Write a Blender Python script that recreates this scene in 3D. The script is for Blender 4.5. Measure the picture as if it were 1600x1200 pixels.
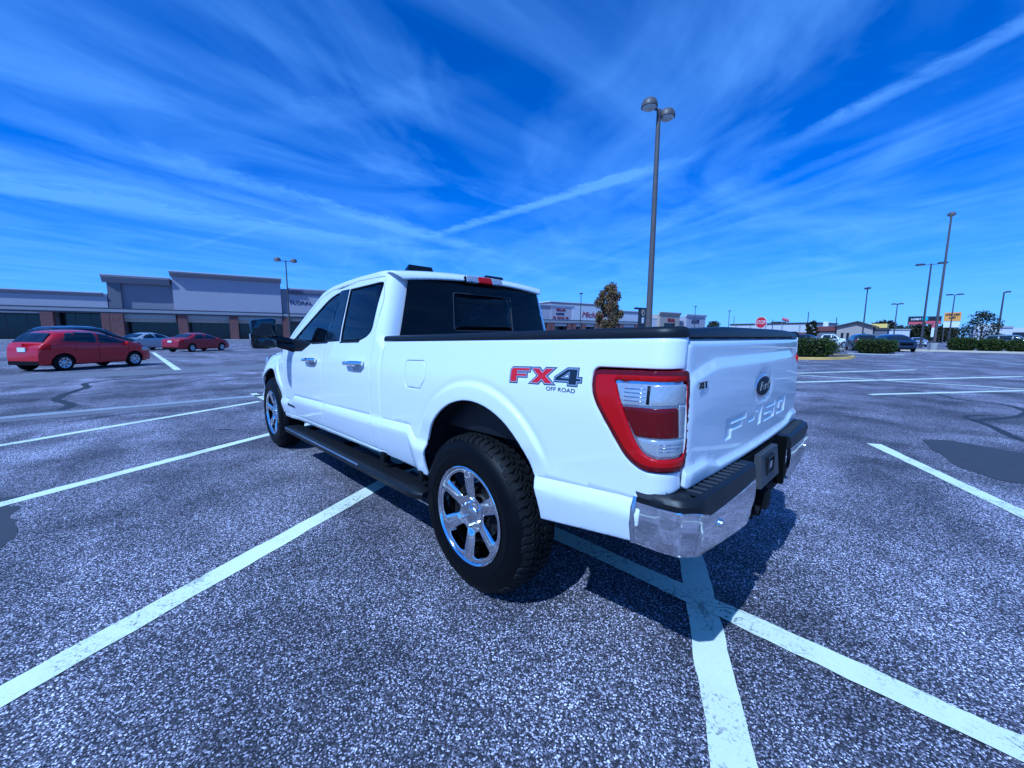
import bpy, bmesh, math, random
import numpy as np
from mathutils import Matrix, Vector
from mathutils.geometry import delaunay_2d_cdt

random.seed(7)
rng = np.random.default_rng(7)
for o in list(bpy.data.objects):
    bpy.data.objects.remove(o)
SC = bpy.context.scene
COL = SC.collection

# ------------------------------------------------------------------ camera
cam_d = bpy.data.cameras.new('camera')
cam_d.sensor_width = 36.0
cam_d.lens = 619.16 * 36.0 / 1600.0
cam_d.clip_start = 0.05
cam_d.clip_end = 5000
cam = bpy.data.objects.new('camera', cam_d)
COL.objects.link(cam)
RV = Vector((-0.698556, -0.715530, 0.006072))
UV = Vector((0.092140, -0.081534, 0.992402))
FV = Vector((0.709598, -0.693808, -0.122885))
cam.matrix_world = Matrix(((RV.x, UV.x, -FV.x, -1.66212), (RV.y, UV.y, -FV.y, 2.24143),
                           (RV.z, UV.z, -FV.z, 1.43677), (0, 0, 0, 1)))
SC.camera = cam

# ------------------------------------------------------------------ light
SUN = Vector((-0.105, 0.612, 0.782)).normalized()
sun_d = bpy.data.lights.new('sun', 'SUN')
sun_d.energy = 5.0
sun_d.angle = math.radians(0.5)
sun_d.color = (1.0, 0.96, 0.90)
sun = bpy.data.objects.new('sun', sun_d)
COL.objects.link(sun)
sun.rotation_euler = SUN.to_track_quat('Z', 'Y').to_euler()

SC.view_settings.view_transform = 'Standard'
SC.view_settings.look = 'None'
SC.view_settings.gamma = 1.0
SC.view_settings.use_curve_mapping = False
SC.view_settings.exposure = -0.34
SC.view_settings.use_white_balance = True
SC.view_settings.white_balance_temperature = 4200
SC.view_settings.white_balance_tint = 3


class NT:
    """tiny node-tree helper"""
    def __init__(self, tree):
        self.t = tree
        tree.nodes.clear()

    def n(self, typ, **kw):
        nd = self.t.nodes.new(typ)
        for k, v in kw.items():
            if k == 'inp':
                for kk, vv in v.items():
                    if isinstance(vv, bpy.types.NodeSocket):
                        self.t.links.new(vv, nd.inputs[kk])
                    else:
                        nd.inputs[kk].default_value = vv
            else:
                setattr(nd, k, v)
        return nd

    def math(self, op, a, b=None, c=None, clamp=False):
        nd = self.t.nodes.new('ShaderNodeMath')
        nd.operation = op
        nd.use_clamp = clamp
        for i, v in enumerate((a, b, c)):
            if v is None:
                continue
            if isinstance(v, bpy.types.NodeSocket):
                self.t.links.new(v, nd.inputs[i])
            else:
                nd.inputs[i].default_value = v
        return nd.outputs[0]

    def ramp(self, val, pts):
        nd = self.t.nodes.new('ShaderNodeValToRGB')
        el = nd.color_ramp.elements
        while len(el) > 1:
            el.remove(el[0])
        el[0].position = pts[0][0]
        el[0].color = col4(pts[0][1])
        for p, c in pts[1:]:
            e = el.new(p)
            e.color = col4(c)
        self.t.links.new(val, nd.inputs[0])
        return nd.outputs[0]

    def mix(self, fac, a, b, typ='MIX'):
        nd = self.t.nodes.new('ShaderNodeMix')
        nd.data_type = 'RGBA'
        nd.blend_type = typ
        for s, v in ((0, fac), (6, a), (7, b)):
            if isinstance(v, bpy.types.NodeSocket):
                self.t.links.new(v, nd.inputs[s])
            else:
                nd.inputs[s].default_value = v if s == 0 else col4(v)
        return nd.outputs[2]

    def noise(self, vec, scale, detail=3, rough=.55, dist=0.0):
        nd = self.n('ShaderNodeTexNoise', inp={'Vector': vec, 'Scale': scale, 'Detail': detail,
                                               'Roughness': rough, 'Distortion': dist})
        return nd.outputs['Fac']

    def link(self, a, b):
        self.t.links.new(a, b)


def col4(c):
    if isinstance(c, (int, float)):
        return (c, c, c, 1)
    return tuple(c)[:3] + (1,)


# ------------------------------------------------------------------ world
W = bpy.data.worlds.new('World')
SC.world = W
W.use_nodes = True
w = NT(W.node_tree)
sky = w.n('ShaderNodeTexSky')
sky.sky_type = 'NISHITA'
sky.sun_disc = False
sky.sun_elevation = math.asin(SUN.z)
sky.sun_rotation = math.atan2(SUN.x, SUN.y)
sky.altitude = 1200
sky.air_density = 1.0
sky.dust_density = 0.15
sky.ozone_density = 4.5
tc = w.n('ShaderNodeTexCoord')
sep = w.n('ShaderNodeSeparateXYZ', inp={0: tc.outputs['Generated']})
zc_ = w.math('MAXIMUM', sep.outputs[2], 0.02)
px_ = w.math('DIVIDE', sep.outputs[0], zc_)
py_ = w.math('DIVIDE', sep.outputs[1], zc_)
pv = w.n('ShaderNodeCombineXYZ', inp={0: px_, 1: py_, 2: 0.0}).outputs[0]


def rotmap(ang, su, sv, off=(0, 0)):
    m = w.n('ShaderNodeMapping', vector_type='POINT')
    r = w.n('ShaderNodeVectorRotate', rotation_type='Z_AXIS', inp={'Vector': pv, 'Angle': -ang})
    w.link(r.outputs[0], m.inputs[0])
    m.inputs['Scale'].default_value = (su, sv, 1)
    m.inputs['Location'].default_value = (off[0], off[1], 0)
    return m.outputs[0]


# two families of drifting cirrus, stretched along their own winds
famA = w.noise(rotmap(math.radians(-93), .30, 1.15, (2.1, .3)), 1.0, 4, .5, .9)
famA2 = w.noise(rotmap(math.radians(-86), .30, 2.6, (0.7, 3.3)), 1.0, 3, .5, 1.0)
famB = w.noise(rotmap(math.radians(152), .32, 1.45, (5.2, 1.9)), 1.0, 4, .5, .9)
famB2 = w.noise(rotmap(math.radians(149), .40, 3.8, (1.7, .2)), 1.0, 3, .5, .9)
soft = w.noise(rotmap(math.radians(-70), .5, .8, (3.3, 7.7)), 1.0, 5, .55, 1.2)
selB = w.math('MULTIPLY_ADD', w.math('SUBTRACT', px_, py_), 0.9, -2.6, clamp=True) if False else w.math('MULTIPLY_ADD', py_, -1.3, -2.0, clamp=True)          # right-hand part of the sky
a1 = w.math('MULTIPLY', w.ramp(famA, [(.42, 0), (.70, 1)]), w.ramp(famA2, [(.32, .55), (.62, 1)]))
b1 = w.math('MULTIPLY', w.ramp(famB, [(.42, 0), (.70, 1)]), w.ramp(famB2, [(.32, .4), (.62, 1)]))
cir = w.n('ShaderNodeMix', data_type='FLOAT', inp={0: selB, 2: a1, 3: b1}).outputs[0]
veil = w.math('MULTIPLY', w.ramp(soft, [(.40, 0), (.72, 1)]), .75)
fine_ = w.noise(rotmap(0.3, 7, 7), 1.0, 5, .65, .4)


def streak(A, B, wid, amp, taper=.25):
    """one old contrail: a band along A-B in the cloud plane"""
    ax, ay = A
    bx, by = B
    L = math.hypot(bx - ax, by - ay)
    ex, ey = (bx - ax) / L, (by - ay) / L
    dx = w.math('SUBTRACT', px_, ax)
    dy = w.math('SUBTRACT', py_, ay)
    t = w.math('ADD', w.math('MULTIPLY', dx, ex), w.math('MULTIPLY', dy, ey))
    s = w.math('ADD', w.math('MULTIPLY', dx, -ey), w.math('MULTIPLY', dy, ex))
    wob = w.math('MULTIPLY', w.math('SUBTRACT', fine_, .5), wid * 1.6)
    s = w.math('ABSOLUTE', w.math('ADD', s, wob))
    m = w.math('SUBTRACT', 1.0, w.math('DIVIDE', s, wid), clamp=True)
    m = w.math('SMOOTH_MIN', m, .75, .4)
    e1 = w.math('DIVIDE', t, L * taper, clamp=True)
    e2 = w.math('DIVIDE', w.math('SUBTRACT', L, t), L * taper, clamp=True)
    br = w.math('MULTIPLY_ADD', fine_, 1.5, -.1, clamp=True)
    return w.math('MULTIPLY', w.math('MULTIPLY', m, br), w.math('MULTIPLY', w.math('MULTIPLY', e1, e2), amp))


STREAKS = [((3.75, -2.362), (0.90, -2.372), .10, 1.5, .2), ((0.62, -2.62), (-0.45, -1.97), .085, .95, .3),
           ((2.5, -4.25), (0.40, -2.53), .13, .45, .3), ((4.6, 1.9), (4.33, -3.6), .36, 1.1, .3),
           ((3.0, 0.6), (3.95, -4.0), .22, .9, .3), ((5.2, 0.6), (5.85, -2.2), .13, .4, .3),
           ((6.5, -.56), (3.6, -1.22), .06, .5, .2), ((2.6, -.42), (1.1, -1.24), .12, .35, .4),
           ((2.9, -4.6), (-.5, -3.5), .16, .35, .3), ((2.3, -3.98), (-.4, -2.5), .09, .4, .3)]
tot = None
for st in STREAKS:
    k = streak(*st)
    tot = k if tot is None else w.math('ADD', tot, k)
cloud = w.math('ADD', w.math('ADD', w.math('MULTIPLY', cir, .55), veil), tot, clamp=True)
hor = w.ramp(sep.outputs[2], [(0.0, 0), (.02, .45), (.10, .55), (.26, 1)])
cloud = w.math('MULTIPLY', cloud, hor)
skyb = w.mix(1.0, sky.outputs[0], (.44, .78, 1.42), 'MULTIPLY')
lowhaze = w.ramp(sep.outputs[2], [(0.0, .75), (.06, .5), (.15, .22), (.32, 0)])
skyb = w.mix(w.math('MULTIPLY', lowhaze, w.math('MULTIPLY_ADD', py_, -.03, .75, clamp=True)), skyb, (4.6, 6.6, 9.6))
skyc = w.mix(w.math('MULTIPLY', cloud, .56), skyb, (4.4, 6.7, 10.4))
bg = w.n('ShaderNodeBackground', inp={'Color': skyc, 'Strength': 0.112})
wo = w.n('ShaderNodeOutputWorld', inp={0: bg.outputs[0]})

# ------------------------------------------------------------------ materials
MATS = {}


def mat(name, color, rough=.5, metal=0.0, coat=0.0, spec=.5, var=0.0, scale=8.0, coat_rough=.03):
    """plain procedural material: base colour with a little noise wear"""
    m = bpy.data.materials.new(name)
    m.use_nodes = True
    t = NT(m.node_tree)
    out = t.n('ShaderNodeOutputMaterial')
    p = t.n('ShaderNodeBsdfPrincipled')
    t.link(p.outputs[0], out.inputs[0])
    p.inputs['Roughness'].default_value = rough
    p.inputs['Metallic'].default_value = metal
    p.inputs['Coat Weight'].default_value = coat
    p.inputs['Coat Roughness'].default_value = coat_rough
    p.inputs['Specular IOR Level'].default_value = spec
    if var > 0:
        tcn = t.n('ShaderNodeTexCoord')
        nz = t.noise(tcn.outputs['Object'], scale, 5, .6)
        c = t.mix(nz, [x * (1 - var) for x in color], [min(1, x * (1 + var)) for x in color])
        t.link(c, p.inputs['Base Color'])
        r = t.math('MULTIPLY_ADD', nz, var * .5, rough - var * .25, clamp=True)
        t.link(r, p.inputs['Roughness'])
    else:
        p.inputs['Base Color'].default_value = col4(color)
    MATS[name] = m
    return m


M = {}
M['paint'] = mat('white_paint', (.80, .80, .79), .45, coat=1.0, coat_rough=.02, spec=.4)
M['chrome'] = mat('chrome', (.82, .81, .81), .085, metal=1.0)
M['chrome_soft'] = mat('brushed_metal', (.62, .63, .66), .22, metal=1.0, var=.06, scale=40)
M['plastic'] = mat('black_plastic', (.0075, .008, .010), .45, spec=.35, var=.25, scale=60)
M['gloss'] = mat('gloss_black', (.004, .004, .005), .12, spec=.45)
M['rubber'] = mat('tyre_rubber', (.0065, .0065, .0075), .7, spec=.2, var=.3, scale=30)
M['rubber_wall'] = mat('tyre_sidewall', (.0016, .0016, .002), .5, spec=.16, var=.3, scale=30)
M['twig'] = mat('hedge_twigs', (.010, .010, .006), 1.0, spec=.05)
M['under'] = mat('underbody', (.004, .004, .005), .8, spec=.2, var=.3, scale=10)
M['liner'] = mat('wheel_liner', (.010, .011, .014), .9, spec=.2, var=.2, scale=60)
M['seat'] = mat('seat_cloth', (.05, .05, .055), .85, var=.2, scale=60)
M['red_lens'] = mat('red_lens', (.40, .0006, .003), .22, coat=.25, spec=.15)
M['red_deep'] = mat('red_deep_lens', (.10, .0003, .002), .2, coat=.35, spec=.25)
M['clear_lens'] = mat('clear_lens', (.46, .46, .48), .20, metal=.40, coat=.8, var=.25, scale=90)
M['gap'] = mat('gap_black', (.002, .002, .002), .9, spec=.1)
M['red_decal'] = mat('red_decal', (.55, .004, .014), .35)
M['silver_decal'] = mat('silver_decal', (.55, .56, .60), .3, metal=.6)
M['dark_decal'] = mat('dark_decal', (.015, .018, .03), .3)
M['blue_badge'] = mat('blue_badge', (.006, .009, .022), .5, spec=.15)
M['badge_silver'] = mat('badge_silver', (.16, .17, .19), .4, metal=.3)
M['conc'] = mat('concrete', (.36, .35, .33), .85, var=.25, scale=3)
M['yellow'] = mat('curb_yellow', (.62, .40, .10), .8, var=.25, scale=4)
M['kerb'] = mat('curb_pale', (.52, .44, .32), .85, var=.25, scale=3)
M['pole'] = mat('pole_bronze', (.105, .085, .075), .5, var=.2, scale=5)
M['pole2'] = mat('pole_dark', (.06, .055, .055), .5, var=.2, scale=5)
M['lamp_glass'] = mat('lamp_glass', (.55, .55, .52), .3)
M['stop_red'] = mat('sign_red', (.50, .02, .03), .45)
M['white'] = mat('sign_white', (.75, .75, .74), .5)
M['dark_sign'] = mat('sign_black', (.02, .022, .028), .4)
M['teal'] = mat('sign_teal', (.12, .45, .50), .5)
M['orange'] = mat('sign_orange', (.72, .33, .05), .5, var=.05)
M['pinkred'] = mat('sign_pinkred', (.55, .10, .12), .5)
M['wall_lilac'] = mat('stucco_light', (.40, .365, .40), .9, var=.08, scale=.6)
M['wall_mid'] = mat('stucco_mid', (.25, .235, .26), .9, var=.08, scale=.6)
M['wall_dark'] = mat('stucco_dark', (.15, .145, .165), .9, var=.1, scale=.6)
M['wall_white'] = mat('stucco_white', (.58, .56, .57), .85, var=.08, scale=.6)
M['cap'] = mat('parapet_cap', (.66, .65, .66), .6)
M['fascia'] = mat('canopy_fascia', (.30, .29, .31), .7, var=.1, scale=1)
M['fascia_dark'] = mat('canopy_dark_band', (.05, .055, .075), .7)  # dark bands above and below the canopy fascia
M['soffit'] = mat('canopy_soffit', (.42, .41, .40), .85)
M['tan'] = mat('stucco_tan', (.40, .33, .27), .9, var=.1, scale=.8)
M['store_glass'] = mat('store_glass', (.012, .014, .018), .12, spec=.6)
M['roof_dark'] = mat('shingle_dark', (.055, .05, .05), .9, var=.25, scale=3)
M['roof_red'] = mat('roof_red', (.16, .05, .045), .85, var=.2, scale=3)
M['yellow_wall'] = mat('wall_yellow', (.75, .52, .12), .7)
M['letter_navy'] = mat('letter_navy', (.02, .02, .08), .5)
M['letter_red'] = mat('letter_red', (.22, .012, .018), .5)
M['bark'] = mat('bark', (.07, .055, .045), .95, var=.3, scale=12)
M['soil'] = mat('mulch', (.05, .04, .035), .95, var=.4, scale=4)
M['tar'] = mat('tar_seal', (.048, .046, .052), .8, var=.3, scale=9)
M['tar_thin'] = mat('tar_crack', (.028, .028, .032), .75, var=.3, scale=9)
M['lane_pale'] = mat('lane_worn', (.165, .155, .172), .9, var=.3, scale=3)
M['car_red'] = mat('car_red', (.40, .002, .010), .4, coat=.7, spec=.3)
M['car_red2'] = mat('car_dark_red', (.24, .002, .010), .4, coat=.7, spec=.3)
M['car_black'] = mat('car_black', (.008, .009, .014), .3, coat=1.0)
M['car_teal'] = mat('car_teal', (.018, .035, .042), .35, coat=1.0)
M['car_navy'] = mat('car_navy', (.006, .007, .022), .35, coat=1.0)
M['car_silver'] = mat('car_silver', (.42, .43, .45), .35, metal=.3, coat=1.0)
M['car_white'] = mat('car_white', (.76, .76, .75), .4, coat=1.0)
M['car_grey'] = mat('car_grey', (.16, .18, .19), .35, coat=1.0)
M['car_glass'] = mat('car_glass', (.010, .012, .016), .06, spec=.7)
M['hubcap'] = mat('hubcap', (.55, .55, .57), .3, metal=.7)
M['plate'] = mat('number_plate', (.70, .71, .73), .4, var=.1, scale=30)
M['flag_red'] = mat('flag_red', (.45, .12, .15), .8)


def glass_mat(name, tint, density):
    m = bpy.data.materials.new(name)
    m.use_nodes = True
    t = NT(m.node_tree)
    out = t.n('ShaderNodeOutputMaterial')
    tr = t.n('ShaderNodeBsdfTransparent', inp={'Color': col4(tint)})
    di = t.n('ShaderNodeBsdfDiffuse', inp={'Color': (.004, .004, .006, 1)})
    gl = t.n('ShaderNodeBsdfGlossy', inp={'Roughness': .012, 'Color': (1, 1, 1, 1)})
    m1 = t.n('ShaderNodeMixShader', inp={0: density, 1: tr.outputs[0], 2: di.outputs[0]})
    fr = t.n('ShaderNodeFresnel', inp={'IOR': 1.32})
    m2 = t.n('ShaderNodeMixShader', inp={0: fr.outputs[0], 1: m1.outputs[0], 2: gl.outputs[0]})
    t.link(m2.outputs[0], out.inputs[0])
    return m


M['tint'] = glass_mat('tinted_glass', (.045, .05, .065), .5)
M['bracket'] = mat('grey_plastic', (.045, .047, .052), .5, var=.15, scale=60)
M['mirror_dark'] = mat('mirror_glass', (.06, .075, .09), .03, metal=1.0)
M['tint_front'] = glass_mat('light_glass', (.45, .48, .5), .1)


def asphalt_mat():
    m = bpy.data.materials.new('asphalt')
    m.use_nodes = True
    t = NT(m.node_tree)
    out = t.n('ShaderNodeOutputMaterial')
    p = t.n('ShaderNodeBsdfPrincipled')
    t.link(p.outputs[0], out.inputs[0])
    g = t.n('ShaderNodeNewGeometry')
    P = g.outputs['Position']
    big = t.noise(P, .22, 4, .6, .4)
    mid = t.noise(P, 1.1, 5, .65, .3)
    smear = t.n('ShaderNodeMapping', inp={'Vector': P})
    smear.inputs['Rotation'].default_value = (0, 0, math.radians(-12))
    smear.inputs['Scale'].default_value = (.10, 1.1, 1)
    sme = t.noise(smear.outputs[0], 1.0, 5, .6, .6)
    smear2 = t.n('ShaderNodeMapping', inp={'Vector': P})
    smear2.inputs['Rotation'].default_value = (0, 0, math.radians(-8))
    smear2.inputs['Scale'].default_value = (.9, .06, 1)
    sme2 = t.noise(smear2.outputs[0], 1.0, 5, .6, .6)
    v1 = t.n('ShaderNodeTexVoronoi', feature='F1', inp={'Vector': P, 'Scale': 175.0, 'Randomness': 1.0})
    v2 = t.n('ShaderNodeTexVoronoi', feature='F1', inp={'Vector': P, 'Scale': 115.0, 'Randomness': 1.0})
    s1 = t.n('ShaderNodeSeparateColor', inp={0: v1.outputs['Color']})
    s2 = t.n('ShaderNodeSeparateColor', inp={0: v2.outputs['Color']})
    # each stone its own brightness; small pale chips among dark binder
    st1 = t.ramp(s1.outputs[0], [(0, .014), (.44, .036), (.68, .085), (.84, .20), (.93, .46), (1, .78)])
    st2 = t.ramp(s2.outputs[1], [(0, .015), (.55, .035), (.82, .11), (.94, .36), (1, .60)])
    edge = t.ramp(v2.outputs['Distance'], [(.25, 1), (.62, 0)])
    st2 = t.math('MULTIPLY', st2, edge)
    c = t.math('MAXIMUM', st1, st2)
    lf = t.math('MULTIPLY_ADD', big, 2.0, .05)
    lf = t.math('MULTIPLY', lf, t.math('MULTIPLY_ADD', mid, 1.6, .25))
    lf = t.math('MULTIPLY', lf, t.math('MULTIPLY_ADD', sme, 1.3, .35))
    lf = t.math('MULTIPLY', lf, t.math('MULTIPLY_ADD', sme2, .7, .65))
    pat = t.noise(P, .75, 3, .5, .8)
    lf = t.math('MULTIPLY', lf, t.ramp(pat, [(.32, 1.38), (.50, 1.0), (.66, .56)]))
    c = t.math('MULTIPLY', c, lf)
    colr = t.n('ShaderNodeCombineColor', inp={0: t.math('MULTIPLY', c, 1.13), 1: t.math('MULTIPLY', c, 1.02),
                                             2: t.math('MULTIPLY', c, 1.20)})
    t.link(colr.outputs[0], p.inputs['Base Color'])
    p.inputs['Roughness'].default_value = .82
    p.inputs['Specular IOR Level'].default_value = .35
    h = t.math('ADD', t.math('MULTIPLY', s1.outputs[1], .5), t.math('SUBTRACT', 1.0, v1.outputs['Distance']))
    b = t.n('ShaderNodeBump', inp={'Height': h, 'Strength': .55, 'Distance': .004})
    t.link(b.outputs[0], p.inputs['Normal'])
    return m


M['asphalt'] = asphalt_mat()


def line_mat(name, col, chip):
    m = bpy.data.materials.new(name)
    m.use_nodes = True
    t = NT(m.node_tree)
    out = t.n('ShaderNodeOutputMaterial')
    p = t.n('ShaderNodeBsdfPrincipled', inp={'Roughness': .6})
    g = t.n('ShaderNodeNewGeometry')
    P = g.outputs['Position']
    n1 = t.noise(P, 2.2, 5, .65, .3)
    n2 = t.noise(P, 62, 5, .72)
    warp = t.n('ShaderNodeMix', data_type='VECTOR', inp={0: .16, 4: P,
               5: t.n('ShaderNodeTexNoise', inp={'Vector': P, 'Scale': 6.0}).outputs['Color']})
    vo = t.n('ShaderNodeTexVoronoi', feature='DISTANCE_TO_EDGE', inp={'Vector': warp.outputs[1], 'Scale': 6.5})
    crack = t.ramp(vo.outputs['Distance'], [(.0, 1), (.012, .7), (.03, 0)])
    crack = t.math('MULTIPLY', crack, t.ramp(n1, [(.50, 0), (.62, .6)]))
    grime = t.math('MULTIPLY_ADD', n2, .45, .76)
    base = t.mix(t.math('MULTIPLY', t.math('MULTIPLY', n1, n2), .9), col, [c * .62 for c in col])
    base = t.mix(1.0, base, t.n('ShaderNodeCombineColor', inp={0: grime, 1: grime, 2: grime}).outputs[0], 'MULTIPLY')
    base = t.mix(crack, base, (.05, .05, .055))
    t.link(base, p.inputs['Base Color'])
    hole = t.math('MULTIPLY', t.ramp(n2, [(.53, 0), (.62, 1)]), t.ramp(n1, [(chip - .06, 0), (chip + .10, 1)]))
    tr = t.n('ShaderNodeBsdfTransparent')
    mx = t.n('ShaderNodeMixShader', inp={0: hole, 1: p.outputs[0], 2: tr.outputs[0]})
    b = t.n('ShaderNodeBump', inp={'Height': t.math('SUBTRACT', n2, crack), 'Strength': .35, 'Distance': .003})
    t.link(b.outputs[0], p.inputs['Normal'])
    t.link(mx.outputs[0], out.inputs[0])
    return m


M['line'] = line_mat('line_paint', (.86, .87, .68), .52)
M['line_old'] = line_mat('line_paint_worn', (.40, .40, .41), .46)


def leaf_mat(name, ramp_pts):
    m = bpy.data.materials.new(name)
    m.use_nodes = True
    t = NT(m.node_tree)
    out = t.n('ShaderNodeOutputMaterial')
    p = t.n('ShaderNodeBsdfPrincipled', inp={'Roughness': .6, 'Specular IOR Level': .3})
    g = t.n('ShaderNodeNewGeometry')
    nz = t.noise(g.outputs['Position'], .9, 3)
    k = t.math('ADD', t.math('MULTIPLY', g.outputs['Random Per Island'], .6), t.math('MULTIPLY', nz, .5))
    t.link(t.ramp(k, ramp_pts), p.inputs['Base Color'])
    t.link(p.outputs[0], out.inputs[0])
    return m


M['leaf_hedge'] = leaf_mat('hedge_leaf', [(.15, (.014, .026, .002)), (.5, (.034, .052, .004)), (.95, (.085, .105, .008))])
M['leaf_fall'] = leaf_mat('autumn_leaf', [(.18, (.055, .065, .022)), (.45, (.12, .10, .035)), (.62, (.20, .10, .04)), (.95, (.24, .12, .06))])
M['leaf_dark'] = leaf_mat('dark_leaf', [(.15, (.012, .016, .003)), (.6, (.026, .028, .006)), (.95, (.05, .042, .012))])


def brick_mat():
    m = bpy.data.materials.new('brick')
    m.use_nodes = True
    t = NT(m.node_tree)
    out = t.n('ShaderNodeOutputMaterial')
    p = t.n('ShaderNodeBsdfPrincipled', inp={'Roughness': .9})
    tcn = t.n('ShaderNodeTexCoord')
    mp = t.n('ShaderNodeMapping', inp={'Vector': tcn.outputs['Object']})
    mp.inputs['Rotation'].default_value = (math.radians(90), 0, 0)
    br = t.n('ShaderNodeTexBrick', inp={'Vector': mp.outputs[0], 'Color1': (.17, .055, .045, 1),
             'Color2': (.12, .042, .04, 1), 'Mortar': (.22, .19, .18, 1), 'Scale': 1.0, 'Mortar Size': .015,
             'Brick Width': .6, 'Row Height': .22})
    t.link(br.outputs[0], p.inputs['Base Color'])
    t.link(p.outputs[0], out.inputs[0])
    return m


M['brick'] = brick_mat()


# ------------------------------------------------------------------ object helpers
def link_mesh(name, me, parent=None, kind=None, label=None, cat=None, group=None):
    o = bpy.data.objects.new(name, me)
    COL.objects.link(o)
    if parent is not None:
        o.parent = parent
    tag(o, label, cat, group, kind)
    return o


def tag(o, label=None, cat=None, group=None, kind=None):
    if label:
        o['label'] = label
    if cat:
        o['category'] = cat
    if group:
        o['group'] = group
    if kind:
        o['kind'] = kind
    return o


def empty(name, loc, rz=0.0, label=None, cat=None, group=None):
    o = bpy.data.objects.new(name, None)
    o.empty_display_size = .3
    COL.objects.link(o)
    o.location = loc
    o.rotation_euler = (0, 0, rz)
    return tag(o, label, cat, group)


def mesh(name, V, F, m, smooth=True):
    me = bpy.data.meshes.new(name)
    me.from_pydata([tuple(map(float, v)) for v in V], [], [tuple(int(i) for i in f) for f in F])
    ms = m if isinstance(m, (list, tuple)) else [m]
    for k in ms:
        me.materials.append(k)
    if smooth:
        me.polygons.foreach_set('use_smooth', np.ones(len(me.polygons), bool))
    me.update()
    return me


class MB:
    """collects simple solids; build() links them as ONE mesh object"""
    def __init__(self):
        self.V, self.F = [], []

    def add(self, V, F):
        k = len(self.V)
        self.V += [tuple(v) for v in V]
        self.F += [tuple(i + k for i in f) for f in F]
        return self

    def box(self, x0, x1, y0, y1, z0, z1):
        V = [(x, y, z) for z in (z0, z1) for y in (y0, y1) for x in (x0, x1)]
        F = [(0, 2, 3, 1), (4, 5, 7, 6), (0, 1, 5, 4), (2, 6, 7, 3), (0, 4, 6, 2), (1, 3, 7, 5)]
        return self.add(V, F)

    def bbox(self, x0, x1, y0, y1, z0, z1, b):
        """box with chamfered edges"""
        bm = bmesh.new()
        bmesh.ops.create_cube(bm, size=1.0)
        for v in bm.verts:
            v.co = ((x0 + x1) / 2 + v.co.x * (x1 - x0), (y0 + y1) / 2 + v.co.y * (y1 - y0), (z0 + z1) / 2 + v.co.z * (z1 - z0))
        bmesh.ops.bevel(bm, geom=list(bm.edges), offset=b, segments=2, affect='EDGES', profile=.6)
        bm.verts.index_update()
        self.add([v.co[:] for v in bm.verts], [[v.index for v in f.verts] for f in bm.faces])
        bm.free()
        return self

    def tube(self, P, R, n=12, cap=True):
        P = [Vector(p) for p in P]
        if isinstance(R, (int, float)):
            R = [R] * len(P)
        k = len(self.V)
        prev = None
        for i, p in enumerate(P):
            d = (P[min(i + 1, len(P) - 1)] - P[max(i - 1, 0)]).normalized()
            a = prev if prev is not None else (Vector((0, 0, 1)) if abs(d.z) < .9 else Vector((1, 0, 0)))
            s = d.cross(a).normalized()
            a = s.cross(d).normalized()
            prev = a
            for j in range(n):
                th = 2 * math.pi * j / n
                self.V.append(tuple(p + (s * math.cos(th) + a * math.sin(th)) * R[i]))
        for i in range(len(P) - 1):
            for j in range(n):
                self.F.append((k + i * n + j, k + i * n + (j + 1) % n, k + (i + 1) * n + (j + 1) % n, k + (i + 1) * n + j))
        if cap:
            self.F.append(tuple(k + j for j in range(n))[::-1])
            self.F.append(tuple(k + (len(P) - 1) * n + j for j in range(n)))
        return self

    def lathe(self, prof, n=48, axis='z', c=(0, 0, 0), closed=False):
        """prof: list of (radius, height)"""
        k = len(self.V)
        m = len(prof)
        for j in range(n):
            th = 2 * math.pi * j / n
            for (r, h) in prof:
                a, b = r * math.cos(th), r * math.sin(th)
                v = (a, b, h) if axis == 'z' else ((b, h, a) if axis == 'y' else (h, a, b))
                self.V.append((v[0] + c[0], v[1] + c[1], v[2] + c[2]))
        for j in range(n):
            j2 = (j + 1) % n
            for i in range(m - 1 + (1 if closed else 0)):
                i2 = (i + 1) % m
                self.F.append((k + j * m + i, k + j2 * m + i, k + j2 * m + i2, k + j * m + i2))
        return self

    def prism(self, poly, z0, z1, ax='z'):
        """closed polygon extruded along an axis"""
        k = len(self.V)
        n = len(poly)
        for z in (z0, z1):
            for (a, b) in poly:
                self.V.append((a, b, z) if ax == 'z' else ((a, z, b) if ax == 'y' else (z, a, b)))
        self.F.append(tuple(k + i for i in range(n))[::-1])
        self.F.append(tuple(k + n + i for i in range(n)))
        for i in range(n):
            self.F.append((k + i, k + (i + 1) % n, k + n + (i + 1) % n, k + n + i))
        return self

    def mesh(self, name, m, smooth=False, fix=True):
        me = mesh(name, self.V, self.F, m, smooth)
        if fix:
            bm = bmesh.new()
            bm.from_mesh(me)
            bmesh.ops.recalc_face_normals(bm, faces=bm.faces)
            bm.to_mesh(me)
            bm.free()
        if smooth == 'auto':
            sharp(me, 35)
        return me

    def build(self, name, m, parent=None, smooth=False, **kw):
        return link_mesh(name, self.mesh(name, m, smooth), parent, **kw)


def sharp(me, deg):
    """mark edges sharper than deg so smooth shading keeps them crisp"""
    bm = bmesh.new()
    bm.from_mesh(me)
    c = math.radians(deg)
    for e in bm.edges:
        if len(e.link_faces) == 2:
            e.smooth = e.calc_face_angle(0) < c
    bm.to_mesh(me)
    bm.free()


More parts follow.
